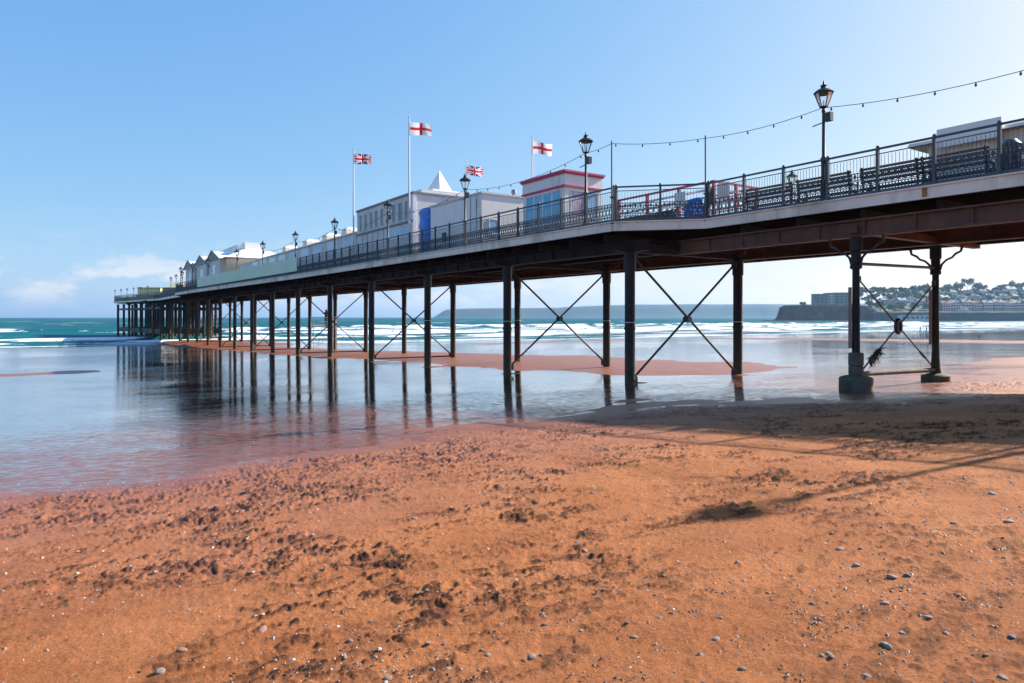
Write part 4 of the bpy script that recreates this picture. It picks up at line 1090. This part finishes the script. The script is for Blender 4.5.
# ------------------------------------------------------------------ pebbles, grit, weed scraps
def pebble_mesh(seed, m):
    bm = bmesh.new(); bmesh.ops.create_icosphere(bm, subdivisions=3, radius=1)
    r_ = random.Random(seed); sx, sy, sz = 1, r_.uniform(.6, .9), r_.uniform(.38, .6)
    ax = [(Vector((r_.gauss(0, 1), r_.gauss(0, 1), r_.gauss(0, 1))).normalized(), r_.uniform(.62, .9)) for _ in range(7)]
    for v in bm.verts:
        for d, t_ in ax:
            q_ = v.co.dot(d)
            if q_ > t_: v.co -= d * (q_ - t_) * .8
        v.co = Vector((v.co.x * sx, v.co.y * sy, v.co.z * sz))
    me = bpy.data.meshes.new('pebble'); bm.to_mesh(me); bm.free(); me.materials.append(m)
    me.polygons.foreach_set('use_smooth', [True] * len(me.polygons)); return me
PM = [pebble_mesh(i, M[['stone', 'stone', 'stone_dark', 'stone_red'][i % 4]]) for i in range(12)]
rr = random.Random(21)
def px_ground(px, py):
    """where the ray of a place seen at this bearing meets the sand (used once, to survey the stones)"""
    dx = (px - 512) / 683; dz = -(py - 317) / 683
    lo, hi = 1.5, 40
    for _ in range(40):
        m_ = (lo + hi) / 2
        if dz * m_ > gz_xy(dx * m_, m_): lo = m_
        else: hi = m_
    return dx * lo, lo
BIG = [(488, 655, 5, 0), (532, 657, 7, 0), (541, 655, 5, 2), (524, 660, 4, 2), (389, 679, 7, 0), (482, 650, 4, 1), (160, 672, 9, 0), (188, 610, 5, 0), (262, 630, 8, 3), (182, 651, 8, 3), (634, 637, 6, 0), (742, 669, 7, 0),
       (885, 603, 7, 0), (1009, 522, 9, 0), (954, 524, 6, 0), (840, 549, 5, 0), (861, 549, 5, 1), (856, 566, 6, 0), (892, 577, 6, 0), (907, 576, 6, 2), (902, 634, 6, 0), (829, 654, 5, 0), (832, 657, 5, 0), (822, 656, 4, 1),
       (884, 644, 5, 0), (888, 647, 6, 1), (866, 676, 8, 0), (1003, 678, 7, 0), (716, 640, 7, 0), (768, 593, 5, 0), (720, 618, 5, 2), (963, 598, 6, 0), (947, 634, 6, 3), (928, 617, 6, 0), (812, 604, 5, 1), (820, 620, 5, 0),
       (545, 625, 5, 2), (581, 631, 5, 0), (627, 623, 4, 2), (660, 618, 4, 0), (428, 643, 6, 0), (350, 641, 6, 0), (345, 657, 5, 1), (992, 494, 6, 0), (986, 655, 5, 3), (1012, 637, 6, 2), (735, 503, 4, 0), (415, 519, 5, 0), (585, 551, 4, 0), (700, 655, 6, 0)]
for i, (px, py, sz, k_) in enumerate(BIG):
    x, y = px_ground(px, py)
    rad = sz * y / 683 * rr.uniform(.62, .85)
    o = link('pebble', PM[(k_ + 4 * (i % 3)) % 12], None, (x, y, gz_xy(x, y) + EYE + rad * rr.uniform(-.12, .12)), (rr.uniform(-.2, .2), rr.uniform(-.2, .2), rr.uniform(0, 6.28)), (rad,) * 3)
    tag(o, 'rounded sea-worn pebble lying loose on the dry red sand', 'pebble', 'pebbles scattered over the dry sand')
def scatter(name, n, mt, label, cat, gen, seed):
    r_ = np.random.default_rng(seed)
    vs = []; fs = []
    mb = MB()
    gen(mb, r_, n)
    o = mb.build(name, mt); tag(o, label, cat, kind='stuff'); return o
def chip(mb, r_, x, y, zz, s_, fl):
    a = r_.uniform(0, 6.28); d = s_ * r_.uniform(.45, .8); h_ = s_ * fl; ca, sa = math.cos(a), math.sin(a)
    j = r_.uniform(.7, 1.25, 9)
    vs = [(x + (cx * s_ * ca - cy * d * sa) * q, y + (cx * s_ * sa + cy * d * ca) * q, zz + cz * h_) for (cx, cy, cz), q in zip(((-1, -.5, 0), (-.4, -1, -.1), (.7, -.8, 0), (1, .3, -.1), (.2, 1, 0), (-.8, .7, -.1), (-.3, -.3, 1), (.4, -.1, .9), (.0, .5, .95)), j)]
    mb._add(vs, [(0, 1, 6), (1, 7, 6), (1, 2, 7), (2, 3, 7), (3, 8, 7), (3, 4, 8), (4, 5, 8), (5, 6, 8), (5, 0, 6), (6, 7, 8)])
def grit(mb, r_, n):
    # small stones, denser to the right and near the viewer
    xs = []; 
    while len(xs) < n:
        y = 2.6 * (14 / 2.6) ** r_.random(); x = y * r_.uniform(-.85, .85)
        dn = .25 + .75 * float(vnoise(np.array([x * .9]), np.array([y * .9]), 301)[0])
        if r_.random() < dn * (.45 + .55 * (x / y + .8) / 1.6): xs.append((x, y))
    P = np.array(xs); z = beach(P[:, 0], P[:, 1])[1] + EYE
    for (x, y), zz in zip(xs, z):
        chip(mb, r_, x, y, zz, r_.choice([.004, .006, .009, .013, .02], p=[.34, .32, .2, .1, .04]) * (0.8 + .05 * y), r_.uniform(.3, .6)); continue
        a = r_.uniform(0, 6.28); s_ = r_.choice([.005, .007, .010, .014, .02], p=[.3, .3, .22, .13, .05]) * (0.8 + .05 * y)
        d = s_ * r_.uniform(.5, .8); h_ = s_ * r_.uniform(.3, .6); ca, sa = math.cos(a), math.sin(a)
        vs = [(x + (cx * s_ * ca - cy * d * sa), y + (cx * s_ * sa + cy * d * ca), zz + cz * h_) for cx, cy, cz in ((-1, -.5, 0), (-.4, -1, -.1), (.7, -.8, 0), (1, .3, -.1), (.2, 1, 0), (-.8, .7, -.1), (-.3, -.3, 1), (.4, -.1, .9), (.0, .5, .95))]
        mb._add(vs, [(0, 1, 6), (1, 7, 6), (1, 2, 7), (2, 3, 7), (3, 8, 7), (3, 4, 8), (4, 5, 8), (5, 6, 8), (5, 0, 6), (6, 7, 8)])
scatter('shingle', 4200, M['stone'], 'small grey stones and grit strewn over the dry sand', 'shingle', grit, 31)
scatter('shell_fragments', 2600, M['shell'], 'pale broken shell fragments strewn over the dry sand', 'shells', grit, 33)
def weed(mb, r_, n):
    k_ = 0
    while k_ < n:
        y = 3.2 * (22 / 3.2) ** r_.random(); x = y * r_.uniform(-.9, .9)
        s_ = x * U[0] + y * U[1]; w_ = x * V[0] + y * V[1]
        if s_ > wet_edge(w_) + .5: continue
        dens = float(fbm(np.array([w_ * .22 + 8]), np.array([s_ * .75]), 4, 51)[0])
        if r_.random() > max(0.03, (dens - .45) * 5): continue
        k_ += 1
        m_ = int(r_.integers(3, 9)); sc = r_.uniform(.012, .035)
        zz = float(beach(np.array([x]), np.array([y]))[1][0]) + EYE
        for _ in range(m_ * 3):
            ox, oy = r_.normal(size=2) * sc * 2.2
            chip(mb, r_, x + ox * 1.6, y + oy, zz, r_.uniform(.004, .013), .3)
scatter('seaweed_scraps', 260, M['seaweed'], 'dark shreds of dried seaweed along the tide lines', 'seaweed', weed, 35)

# ------------------------------------------------------------------ far shore
def terrain(name, X, Y, Z, m, label, cat):
    ny, nx = Z.shape
    me = bpy.data.meshes.new(name)
    idx = np.arange(ny * nx).reshape(ny, nx)
    q = np.stack([idx[:-1, :-1], idx[:-1, 1:], idx[1:, 1:], idx[1:, :-1]], -1).reshape(-1, 4)
    me.from_pydata(np.stack([X.ravel(), Y.ravel(), Z.ravel()], -1).tolist(), [], q.tolist()); me.update()
    mats = m if isinstance(m, list) else [m]
    for m_ in mats: me.materials.append(m_)
    if len(mats) > 1:
        nz = np.array([p.normal.z for p in me.polygons]); me.polygons.foreach_set('material_index', np.where(np.abs(nz) < .62, 1, 0).astype(np.int32))
    me.polygons.foreach_set('use_smooth', [True] * len(me.polygons))
    return tag(link(name, me), label, cat, kind='structure')
# headland across the bay, ~4.5 km
xs = np.linspace(-520, 3400, 260); ys = np.linspace(4300, 5600, 40)
X, Y = np.meshgrid(xs, ys)
pxs = X / 4500 * 683 + 512
top = np.interp(pxs, [433, 440, 446, 470, 520, 560, 600, 640, 700, 780, 1030], [0, 28, 56, 62, 63, 66, 78, 86, 88, 90, 96])
Z = -4 + (top + 4) * sstep(4310, 4480, Y + 60 * (fbm(X * .004, Y * .004, 3, 401) - .5)) * (1 + .1 * sstep(4500, 5200, Y)) + 9 * (fbm(X * .006, Y * .006, 4, 403) - .5) * (top > 5)
Z = np.where(top < 1, -4, Z)
terrain('headland', X, Y, Z, [M['headland'], M['headland']], 'low wooded headland across the bay on the horizon', 'headland')
# small far villas on the headland
# near hill with cliff and sea wall, ~900 m
xs = np.linspace(300, 1500, 400); ys = np.concatenate([np.linspace(880, 915, 36), np.linspace(918, 1500, 80)])
X, Y = np.meshgrid(xs, ys)
PXL = (X - (Y - 900) * .46) / 900 * 683 + 512
cl = np.interp(PXL, [772, 777, 779, 784, 850, 866, 880, 1600], [0, 4, 17, 20.5, 21, 20, 11.5, 11.5])
hill = np.interp(Y, [900, 925, 960, 1000, 1080, 1200, 1350, 1500], [11.5, 12.5, 20, 28, 40, 52, 58, 56])
hk = sstep(850, 905, X / Y * 683 + 512) 
front = 897 + 12 * (fbm(X * .045, Y * 0, 4, 411) - .5)
ramp_ = sstep(-1.5, 1.5, Y - front)
lid = np.maximum(cl, hill * hk + cl * (1 - hk) * (1 - .0))
lid = lid + 4.5 * (fbm(X * .06, Y * .03, 4, 413) - .5) * sstep(900, 925, Y) * (cl > 15)
Z = -2 + (np.where(cl < 1, 0, lid) + 2) * ramp_
Z = np.where(cl < 1, -2, Z)
terrain('far_hill', X, Y, Z, [M['hillgreen'], M['cliffrock']], 'low cliff and hillside across the beach to the right', 'hill')
mb = MB()
pts = [(330, 884), (352, 878), (420, 884), (452, 889), (452, 900), (330, 900)]
mb.prism(pts, -.6, .9); tag(mb.build('rock_ledge', M['ledge']), 'pale rock ledge at the foot of the low cliff', 'rocks', kind='structure')
sw = link('sea_wall', None, None, (0, 0, 0)); tag(sw, 'long grey stone sea wall below the brick terrace', 'sea wall')
MB().box(468, 1500, 885, 893.2, -1, 10.0).build('wall', M['seawall'], sw); MB().box(468, 1500, 884.4, 893.8, 10.0, 10.7).build('coping', M['aptwall'], sw)
b = link('beach_shelter', None, None, (498, 876, 0)); tag(b, 'low white seafront shelter at the end of the sea wall', 'shelter')
MB().box(0, 44, 0, 7, -1, 7.5).build('wall', M['hwhite'], b); MB().box(-1, 45, -1, 7.5, 7.5, 8.3).build('roof', M['slate'], b)
for j in range(7): MB().box(2 + j * 6, 6 + j * 6, -.25, .1, 2.5, 6).build('opening', M['darkwin'], b)

# flats on the cliff
def flats(label, x, y, z, wd, h, dp, rz, mw):
    b = link('apartment_block', None, None, (x, y, z), (0, 0, rz)); tag(b, label, 'flats')
    MB().box(0, wd, 0, dp, -6, h).build('wall', M[mw], b); MB().box(-.4, wd + .4, -.4, dp + .4, h, h + .6).build('roof', M['slate'], b)
    nf = max(2, int(h / 3.2)); nw = max(2, int(wd / 5.5))
    wmesh = MB().box(-1.7, 1.7, -.16, .1, 0, 1.6).mesh('window', M['darkwin'])
    for f in range(nf):
        for k_ in range(nw):
            link('window', wmesh, b, ((k_ + .5) * wd / nw, 0, .9 + f * h / nf))
    return b
flats('dark grey flats block at the seaward end of the cliff', 407, 915, 20, 17, 15.5, 14, 0, 'aptwall')
flats('stepped grey and cream flats in the middle of the cliff top', 425, 918, 20, 9, 17, 14, 0, 'aptpale')
flats('tall plain grey flats next to the pine trees', 435.5, 920, 20, 18, 17.5, 14, 0, 'aptwall')

# houses
WINM = MB().box(-.75, .75, -.14, .1, 0, 1.7).mesh('window', M['darkwin'])
WINP = MB().box(-.95, .95, -.2, .1, -.1, 1.9).mesh('window', M['hwhite'])
def house(label, px, Y, zb, wd, h, dp, mw, mr, rz=0, hip=False, rows=2):
    x = (px - 512) / 683 * Y
    b = link('house', None, None, (x, Y, zb), (0, 0, rz)); tag(b, label, 'house', 'houses on the far hillside')
    MB().box(-wd / 2, wd / 2, 0, dp, -5, h).build('wall', M[mw], b)
    rh = min(4.0, wd * .32)
    mb = MB(); i_ = wd * .28 if hip else 0
    e = .5
    if hip or wd > 9:
        mb._add([(-wd / 2 - e, -e, h), (wd / 2 + e, -e, h), (wd / 2 + e, dp + e, h), (-wd / 2 - e, dp + e, h), (-wd / 2 + i_, dp / 2, h + rh), (wd / 2 - i_, dp / 2, h + rh)], [(3, 2, 1, 0), (0, 1, 5, 4), (1, 2, 5), (2, 3, 4, 5), (3, 0, 4)])
    else:
        mb._add([(-wd / 2 - e, -e, h), (wd / 2 + e, -e, h), (wd / 2 + e, dp + e, h), (-wd / 2 - e, dp + e, h), (0, -e, h + rh), (0, dp + e, h + rh)], [(3, 2, 1, 0), (0, 1, 4), (1, 2, 5, 4), (2, 3, 5), (3, 0, 4, 5)])
    r_ = mb.build('roof', M[mr], b)
    MB().box(wd * .25, wd * .25 + 1.0, dp * .4, dp * .4 + 1, h + .3, h + rh + 1.4).build('chimney', M['brick2'], r_)
    nw = max(2, int(wd / 3.0))
    for f in range(rows):
        for k_ in range(nw): link('window', WINP if mw.startswith('brick') else WINM, b, (-wd / 2 + (k_ + .5) * wd / nw, 0, .9 + f * h / rows))
    return b
TER = [(947, 'brick', 'left end house of the red brick terrace above the sea wall'), (957, 'brick2', 'brown brick terrace house second from the left end'), (967.5, 'brick', 'red brick terrace house above the white bay-fronted villa'),
       (978, 'brick', 'middle red brick terrace house above the sea wall'), (988.5, 'brick2', 'brown brick terrace house right of the middle'), (999, 'brick', 'bright red brick terrace house third from the right end'),
       (1009, 'brick2', 'brown brick terrace house second from the right end'), (1019, 'brick', 'right end house of the red brick terrace'), (1030, 'brick', 'red brick house cut by the frame beside the terrace')]
for i, (px, mw, lab) in enumerate(TER): house(lab, px, 930 + (i % 2) * 1.5, 12.5, 13.2, 11 + (i % 3) * .8, 10, mw, 'slate' if i % 3 else 'tileroof', 0, False, 3)
house('small white villa in front of the red brick terrace', 964, 912, 11.5, 11, 4.5, 7, 'hwhite', 'slate', 0, True, 1)
HS = [(884, 985, 24, 10, 6, 'hblue', 'slate', 'pale blue house below the umbrella pines'), (893, 960, 19, 12, 6, 'hcream', 'slate', 'cream house on the slope left of the blue villa'), (903, 975, 22, 13, 7, 'hblue', 'slate', 'wide pale blue villa between the two shore columns'),
      (912, 990, 26, 10, 6, 'hwhite', 'slate', 'white house above the wide pale blue villa'), (921, 970, 21, 11, 6.5, 'hblue', 'tileroof', 'blue house with a tiled roof beside the right shore column'), (946, 1000, 27, 14, 6.5, 'hcream', 'slate', 'cream house just right of the right shore column'),
      (954, 1060, 37, 13, 7, 'hwhite', 'tileroof', 'white house with a red roof high on the left slope'), (961, 1010, 29, 10, 6, 'hwhite', 'slate', 'white gabled house above the left brick terrace'), (969, 1070, 38, 12, 6, 'hcream', 'tileroof', 'cream house with a red roof under the big round trees'),
      (976, 1015, 30, 13, 6, 'hcream', 'slate', 'broad cream house above the middle of the terrace'), (984, 1080, 40, 10, 6, 'hwhite', 'slate', 'small white house under the dip in the trees'), (991, 1020, 30, 12, 6.5, 'hblue', 'slate', 'pale blue house above the right of the terrace'),
      (998, 1075, 39, 12, 6, 'hwhite', 'tileroof', 'white house with a tiled roof below the gap in the skyline'), (1004, 1025, 31, 10, 6, 'hwhite', 'slate', 'white gabled house above the right end of the terrace'), (1012, 1090, 41, 17, 9, 'hwhite', 'slate', 'large white house near the top right of the hill'),
      (1016, 1030, 31, 12, 6, 'hcream', 'tileroof', 'cream house with a red roof below the large white one'), (1026, 1060, 37, 13, 7, 'hwhite', 'slate', 'white house cut by the right edge of the frame')]
for i, (px, Y, zb, wd, h, mw, mr, lab) in enumerate(HS): house(lab, px, Y, zb, wd, h, 9, mw, mr, random.uniform(-.35, .35), i % 3 == 0)

# trees
def crown_mesh(seed, mt, n=620, flat=1.0, lobes=9, spread=.62):
    r_ = np.random.default_rng(seed)
    L = []
    for _ in range(lobes):
        a = r_.uniform(0, 6.28); rad = spread * math.sqrt(r_.random()); L.append((rad * math.cos(a), rad * math.sin(a), r_.uniform(-.35, .45) * flat, r_.uniform(.28, .48)))
    vs = []; fs = []
    for _ in range(n):
        c_ = L[r_.integers(len(L))]; d = r_.normal(size=3); d /= np.linalg.norm(d); rr_ = c_[3] * r_.uniform(.55, 1.05)
        p = np.array(c_[:3]) + d * rr_ * np.array([1, 1, flat if flat < .7 else .85])
        t1 = r_.normal(size=3); t1 /= np.linalg.norm(t1); t2 = np.cross(d, t1); t2 /= (np.linalg.norm(t2) + 1e-9); s_ = r_.uniform(.05, .11)
        b_ = len(vs); vs += [p - t1 * s_ - t2 * s_ * .6, p + t1 * s_ - t2 * s_ * .7, p + t1 * s_ * .8 + t2 * s_, p - t1 * s_ * .7 + t2 * s_ * .8]; fs.append((b_, b_ + 1, b_ + 2, b_ + 3))
    mb = MB(); mb.v = [tuple(map(float, v)) for v in vs]; mb.f = [list(f) for f in fs]; mb.mi = [0] * len(fs)
    me = bpy.data.meshes.new('crown'); me.from_pydata(mb.v, [], mb.f); me.materials.append(mt); return me
CR = [crown_mesh(1, M['leaf_a']), crown_mesh(2, M['leaf_b']), crown_mesh(3, M['leaf_a'], lobes=12), crown_mesh(4, M['leaf_b'], lobes=7), crown_mesh(5, M['leaf_pine'], 420, .35, 7, .75)]
def tree(label, px, Y, zb, h, rad, k_, name='tree', trunk=.35):
    x = (px - 512) / 683 * Y
    o = link(name, None, None, (x, Y, zb)); tag(o, label, 'tree', 'trees on the far hillside')
    tk = MB(); ht = h * (.45 if name == 'tree' else .82)
    tk.tube([(0, 0, -3), (.1 * rad * .3, 0, ht * .5), (0, 0, ht)], [trunk * 1.3, trunk, trunk * .5], 7)
    for j in range(5):
        a = j * 1.3; tk.tube([(0, 0, ht * .8), (rad * .4 * math.cos(a), rad * .4 * math.sin(a), ht * 1.05 if name == 'tree' else ht * 1.02)], [trunk * .5, trunk * .2], 5)
    tk.build('trunk', M['trunk'], o)
    zz = h - rad * (.78 if k_ < 4 else .3)
    link('crown', CR[k_], o, (0, 0, zz), (0, 0, random.uniform(0, 6.28)), (rad * 1.0, rad * 1.0, rad * (1.0 if k_ < 4 else .9)))
TR = [(867, 1010, 26, 14, 6, 4, 'umbrella pine with a clear trunk nearest the flats'), (876, 1030, 28, 17, 7.5, 4, 'tallest umbrella pine with a broad flat crown left of the gap'), (884, 1020, 28, 15, 6, 4, 'umbrella pine with thin crown overhanging the pale blue house'),
      (895, 1040, 32, 14, 6, 4, 'lone umbrella pine seen midway between the shore columns'), (903, 1080, 39, 11, 7, 2, 'round dark tree behind the lone umbrella pine'), (913, 1110, 42, 12, 8, 0, 'broad dark tree above the white house between the columns'),
      (924, 1130, 44, 13, 9, 2, 'large dark tree rising behind the right shore column'), (947, 1150, 46, 12, 8, 0, 'dark rounded tree just right of the right shore column'), (957, 1150, 47, 13, 9, 1, 'mid green tree second along the hilltop skyline'),
      (967, 1170, 48, 18, 10, 3, 'tallest light green tree on the hilltop'), (977, 1160, 48, 13, 9, 0, 'dark broad tree right of the tallest hilltop tree'), (983, 1150, 47, 10, 7, 2, 'small dark tree at the edge of the skyline gap'),
      (1001, 1180, 48, 11, 8, 0, 'dark tree at the right edge of the skyline gap'), (1010, 1190, 49, 15, 10, 1, 'broad light green tree above the large white house'), (1020, 1180, 49, 13, 9, 2, 'dark tree at the far right of the skyline'),
      (803, 905, 20.5, 4.6, 4.0, 3, 'low round bush alone on the cliff top'),
      (869, 915, 16, 12, 6, 0, 'dark tree just right of the tall plain flats'), (880, 925, 14, 13, 7, 2, 'dark tree at the foot of the hill by the shelter'), (892, 928, 13, 10, 6, 0, 'dark tree behind the white seafront shelter'), (902, 935, 14, 9, 6, 3, 'bright green tree beside the seafront shelter'),
      (915, 940, 15, 10, 6, 2, 'dark tree below the wide pale blue villa'), (927, 935, 14, 10, 6, 0, 'dark tree hidden partly by the right shore column'), (950, 980, 23, 10, 7, 1, 'green tree above the left end of the brick terrace'), (970, 985, 24, 9, 6, 2, 'dark tree above the middle of the brick terrace')]
for (px, Y, zb, h, rad, k_, lab) in TR: tree(lab, px, Y, zb, h * (1.35 if Y > 1005 else 1.1), rad * 1.2, k_, 'pine_tree' if k_ == 4 else 'tree')
# wooded hillside between the houses: one mass
mb_v = []; mb_f = []
r_ = np.random.default_rng(77)
src = [np.array([v.co[:] for v in CR[k].vertices]) for k in range(4)]
for _ in range(230):
    px = r_.uniform(858, 1040); Y = r_.uniform(938, 1200)
    zb = np.interp(Y, [900, 925, 960, 1000, 1080, 1200], [11.5, 12.5, 20, 28, 40, 52]); rad = r_.uniform(3.5, 6.5)
    c_ = src[r_.integers(4)] * rad + np.array([(px - 512) / 683 * Y, Y, zb + rad * .55]); b0_ = len(mb_v)
    mb_v += c_.tolist(); mb_f += [(b0_ + i, b0_ + i + 1, b0_ + i + 2, b0_ + i + 3) for i in range(0, len(c_), 4)]
me = bpy.data.meshes.new('woodland'); me.from_pydata(mb_v, [], mb_f); me.materials.append(M['leaf_a'])
tag(link('woodland', me), 'dark wooded mass between the houses on the far hill', 'woodland', kind='stuff')

# ------------------------------------------------------------------ haze
mb = MB().box(-6600, 6600, -600, 6600, -14, 130)
hm = bpy.data.materials.new('sea_haze'); hm.use_nodes = True; nt = hm.node_tree
nt.nodes.remove(nt.nodes['Principled BSDF'])
pv = nt.nodes.new('ShaderNodeVolumePrincipled'); pv.inputs['Color'].default_value = (.36, .62, .92, 1); pv.inputs['Density'].default_value = 9.5e-5; pv.inputs['Anisotropy'].default_value = .3
nt.links.new(pv.outputs[0], nt.nodes['Material Output'].inputs['Volume'])
hz = mb.build('haze', hm); tag(hz, 'thin sea haze over the whole bay', 'haze', kind='stuff')

# ------------------------------------------------------------------ light, sky, camera
SUN_EL, SUN_AZ = math.radians(30), math.radians(61)
sd = Vector((math.sin(SUN_AZ) * math.cos(SUN_EL), math.cos(SUN_AZ) * math.cos(SUN_EL), math.sin(SUN_EL)))
sl = bpy.data.lights.new('sun', 'SUN'); sl.energy = 5.0; sl.angle = math.radians(.53); sl.color = (1.0, .93, .84)
so = link('sun', sl); so.rotation_euler = sd.to_track_quat('Z', 'Y').to_euler(); so.location = (60, 60, 80)
EXPO = 1.15
SKYK = 1 / (.12 * 2 ** EXPO)
wd = bpy.data.worlds.new('World'); scene.world = wd; wd.use_nodes = True; nt = wd.node_tree
bg = nt.nodes['Background']
sky = nt.nodes.new('ShaderNodeTexSky'); sky.sky_type = 'NISHITA'; sky.sun_disc = False; sky.sun_elevation = SUN_EL; sky.sun_rotation = SUN_AZ
sky.altitude = 0; sky.air_density = .75; sky.dust_density = .95; sky.ozone_density = 4.0
# soften the contrast between zenith and horizon, channel by channel
sc_ = nt.nodes.new('ShaderNodeSeparateColor'); grade = nt.nodes.new('ShaderNodeCombineColor'); nt.links.new(sky.outputs[0], sc_.inputs[0])
for ch, (a_, g_) in enumerate(((.76, .84), (.775, .53), (.92, .20))):
    pre = nt.nodes.new('ShaderNodeMath'); pre.operation = 'MULTIPLY'; pre.inputs[1].default_value = 1 / 4.4; nt.links.new(sc_.outputs[ch], pre.inputs[0])
    pw = nt.nodes.new('ShaderNodeMath'); pw.operation = 'POWER'; pw.inputs[1].default_value = g_; nt.links.new(pre.outputs[0], pw.inputs[0])
    po = nt.nodes.new('ShaderNodeMath'); po.operation = 'MULTIPLY'; po.inputs[1].default_value = a_ * SKYK; nt.links.new(pw.outputs[0], po.inputs[0])
    nt.links.new(po.outputs[0], grade.inputs[ch])
tc = nt.nodes.new('ShaderNodeTexCoord'); sp = nt.nodes.new('ShaderNodeSeparateXYZ'); nt.links.new(tc.outputs['Generated'], sp.inputs[0])
# low cumulus near the horizon, placed by direction in the sky
mp = nt.nodes.new('ShaderNodeMapping'); mp.inputs['Scale'].default_value = (13, 13, 30)
nt.links.new(tc.outputs['Generated'], mp.inputs['Vector'])
cn = nt.nodes.new('ShaderNodeTexNoise'); cn.inputs['Scale'].default_value = 1.0; cn.inputs['Detail'].default_value = 8; cn.inputs['Roughness'].default_value = .55
nt.links.new(mp.outputs[0], cn.inputs['Vector'])
cr = nt.nodes.new('ShaderNodeMapRange'); cr.interpolation_type = 'SMOOTHSTEP'; cr.inputs[1].default_value = .46; cr.inputs[2].default_value = .60
nt.links.new(cn.outputs['Fac'], cr.inputs[0])
b1 = nt.nodes.new('ShaderNodeMapRange'); b1.interpolation_type = 'SMOOTHSTEP'; b1.inputs[1].default_value = .0; b1.inputs[2].default_value = .035
b2 = nt.nodes.new('ShaderNodeMapRange'); b2.interpolation_type = 'SMOOTHSTEP'; b2.inputs[1].default_value = .115; b2.inputs[2].default_value = .05
nt.links.new(sp.outputs['Z'], b1.inputs[0]); nt.links.new(sp.outputs['Z'], b2.inputs[0])
m1 = nt.nodes.new('ShaderNodeMath'); m1.operation = 'MULTIPLY'; nt.links.new(cr.outputs[0], m1.inputs[0]); nt.links.new(b1.outputs[0], m1.inputs[1])
m2 = nt.nodes.new('ShaderNodeMath'); m2.operation = 'MULTIPLY'; nt.links.new(m1.outputs[0], m2.inputs[0]); nt.links.new(b2.outputs[0], m2.inputs[1])
m3 = nt.nodes.new('ShaderNodeMath'); m3.operation = 'MULTIPLY'; m3.inputs[1].default_value = .75; nt.links.new(m2.outputs[0], m3.inputs[0])
cm = nt.nodes.new('ShaderNodeMix'); cm.data_type = 'RGBA'; nt.links.new(m3.outputs[0], cm.inputs['Factor']); nt.links.new(grade.outputs[0], cm.inputs['A'])
cm.inputs['B'].default_value = (.95 * SKYK, .95 * SKYK, .97 * SKYK, 1)
nt.links.new(cm.outputs['Result'], bg.inputs['Color']); bg.inputs['Strength'].default_value = .12

cam = bpy.data.cameras.new('camera'); cam.sensor_width = 36; cam.lens = 683 / 1024 * 36; cam.shift_y = -(341.5 - 317) / 1024
cam.clip_start = .1; cam.clip_end = 30000
co = link('camera', cam, None, (0, 0, EYE), (PI / 2, 0, 0)); scene.camera = co
vs_ = scene.view_settings; vs_.view_transform = 'Standard'; vs_.look = 'None'; vs_.exposure = EXPO; vs_.gamma = 1
scene.render.engine = 'CYCLES'
cy = scene.cycles; cy.use_denoising = True; cy.max_bounces = 6; cy.transparent_max_bounces = 16; cy.volume_bounces = 0; cy.diffuse_bounces = 3; cy.glossy_bounces = 3
cy.use_adaptive_sampling = True; cy.adaptive_threshold = .01; cy.caustics_reflective = False; cy.caustics_refractive = False
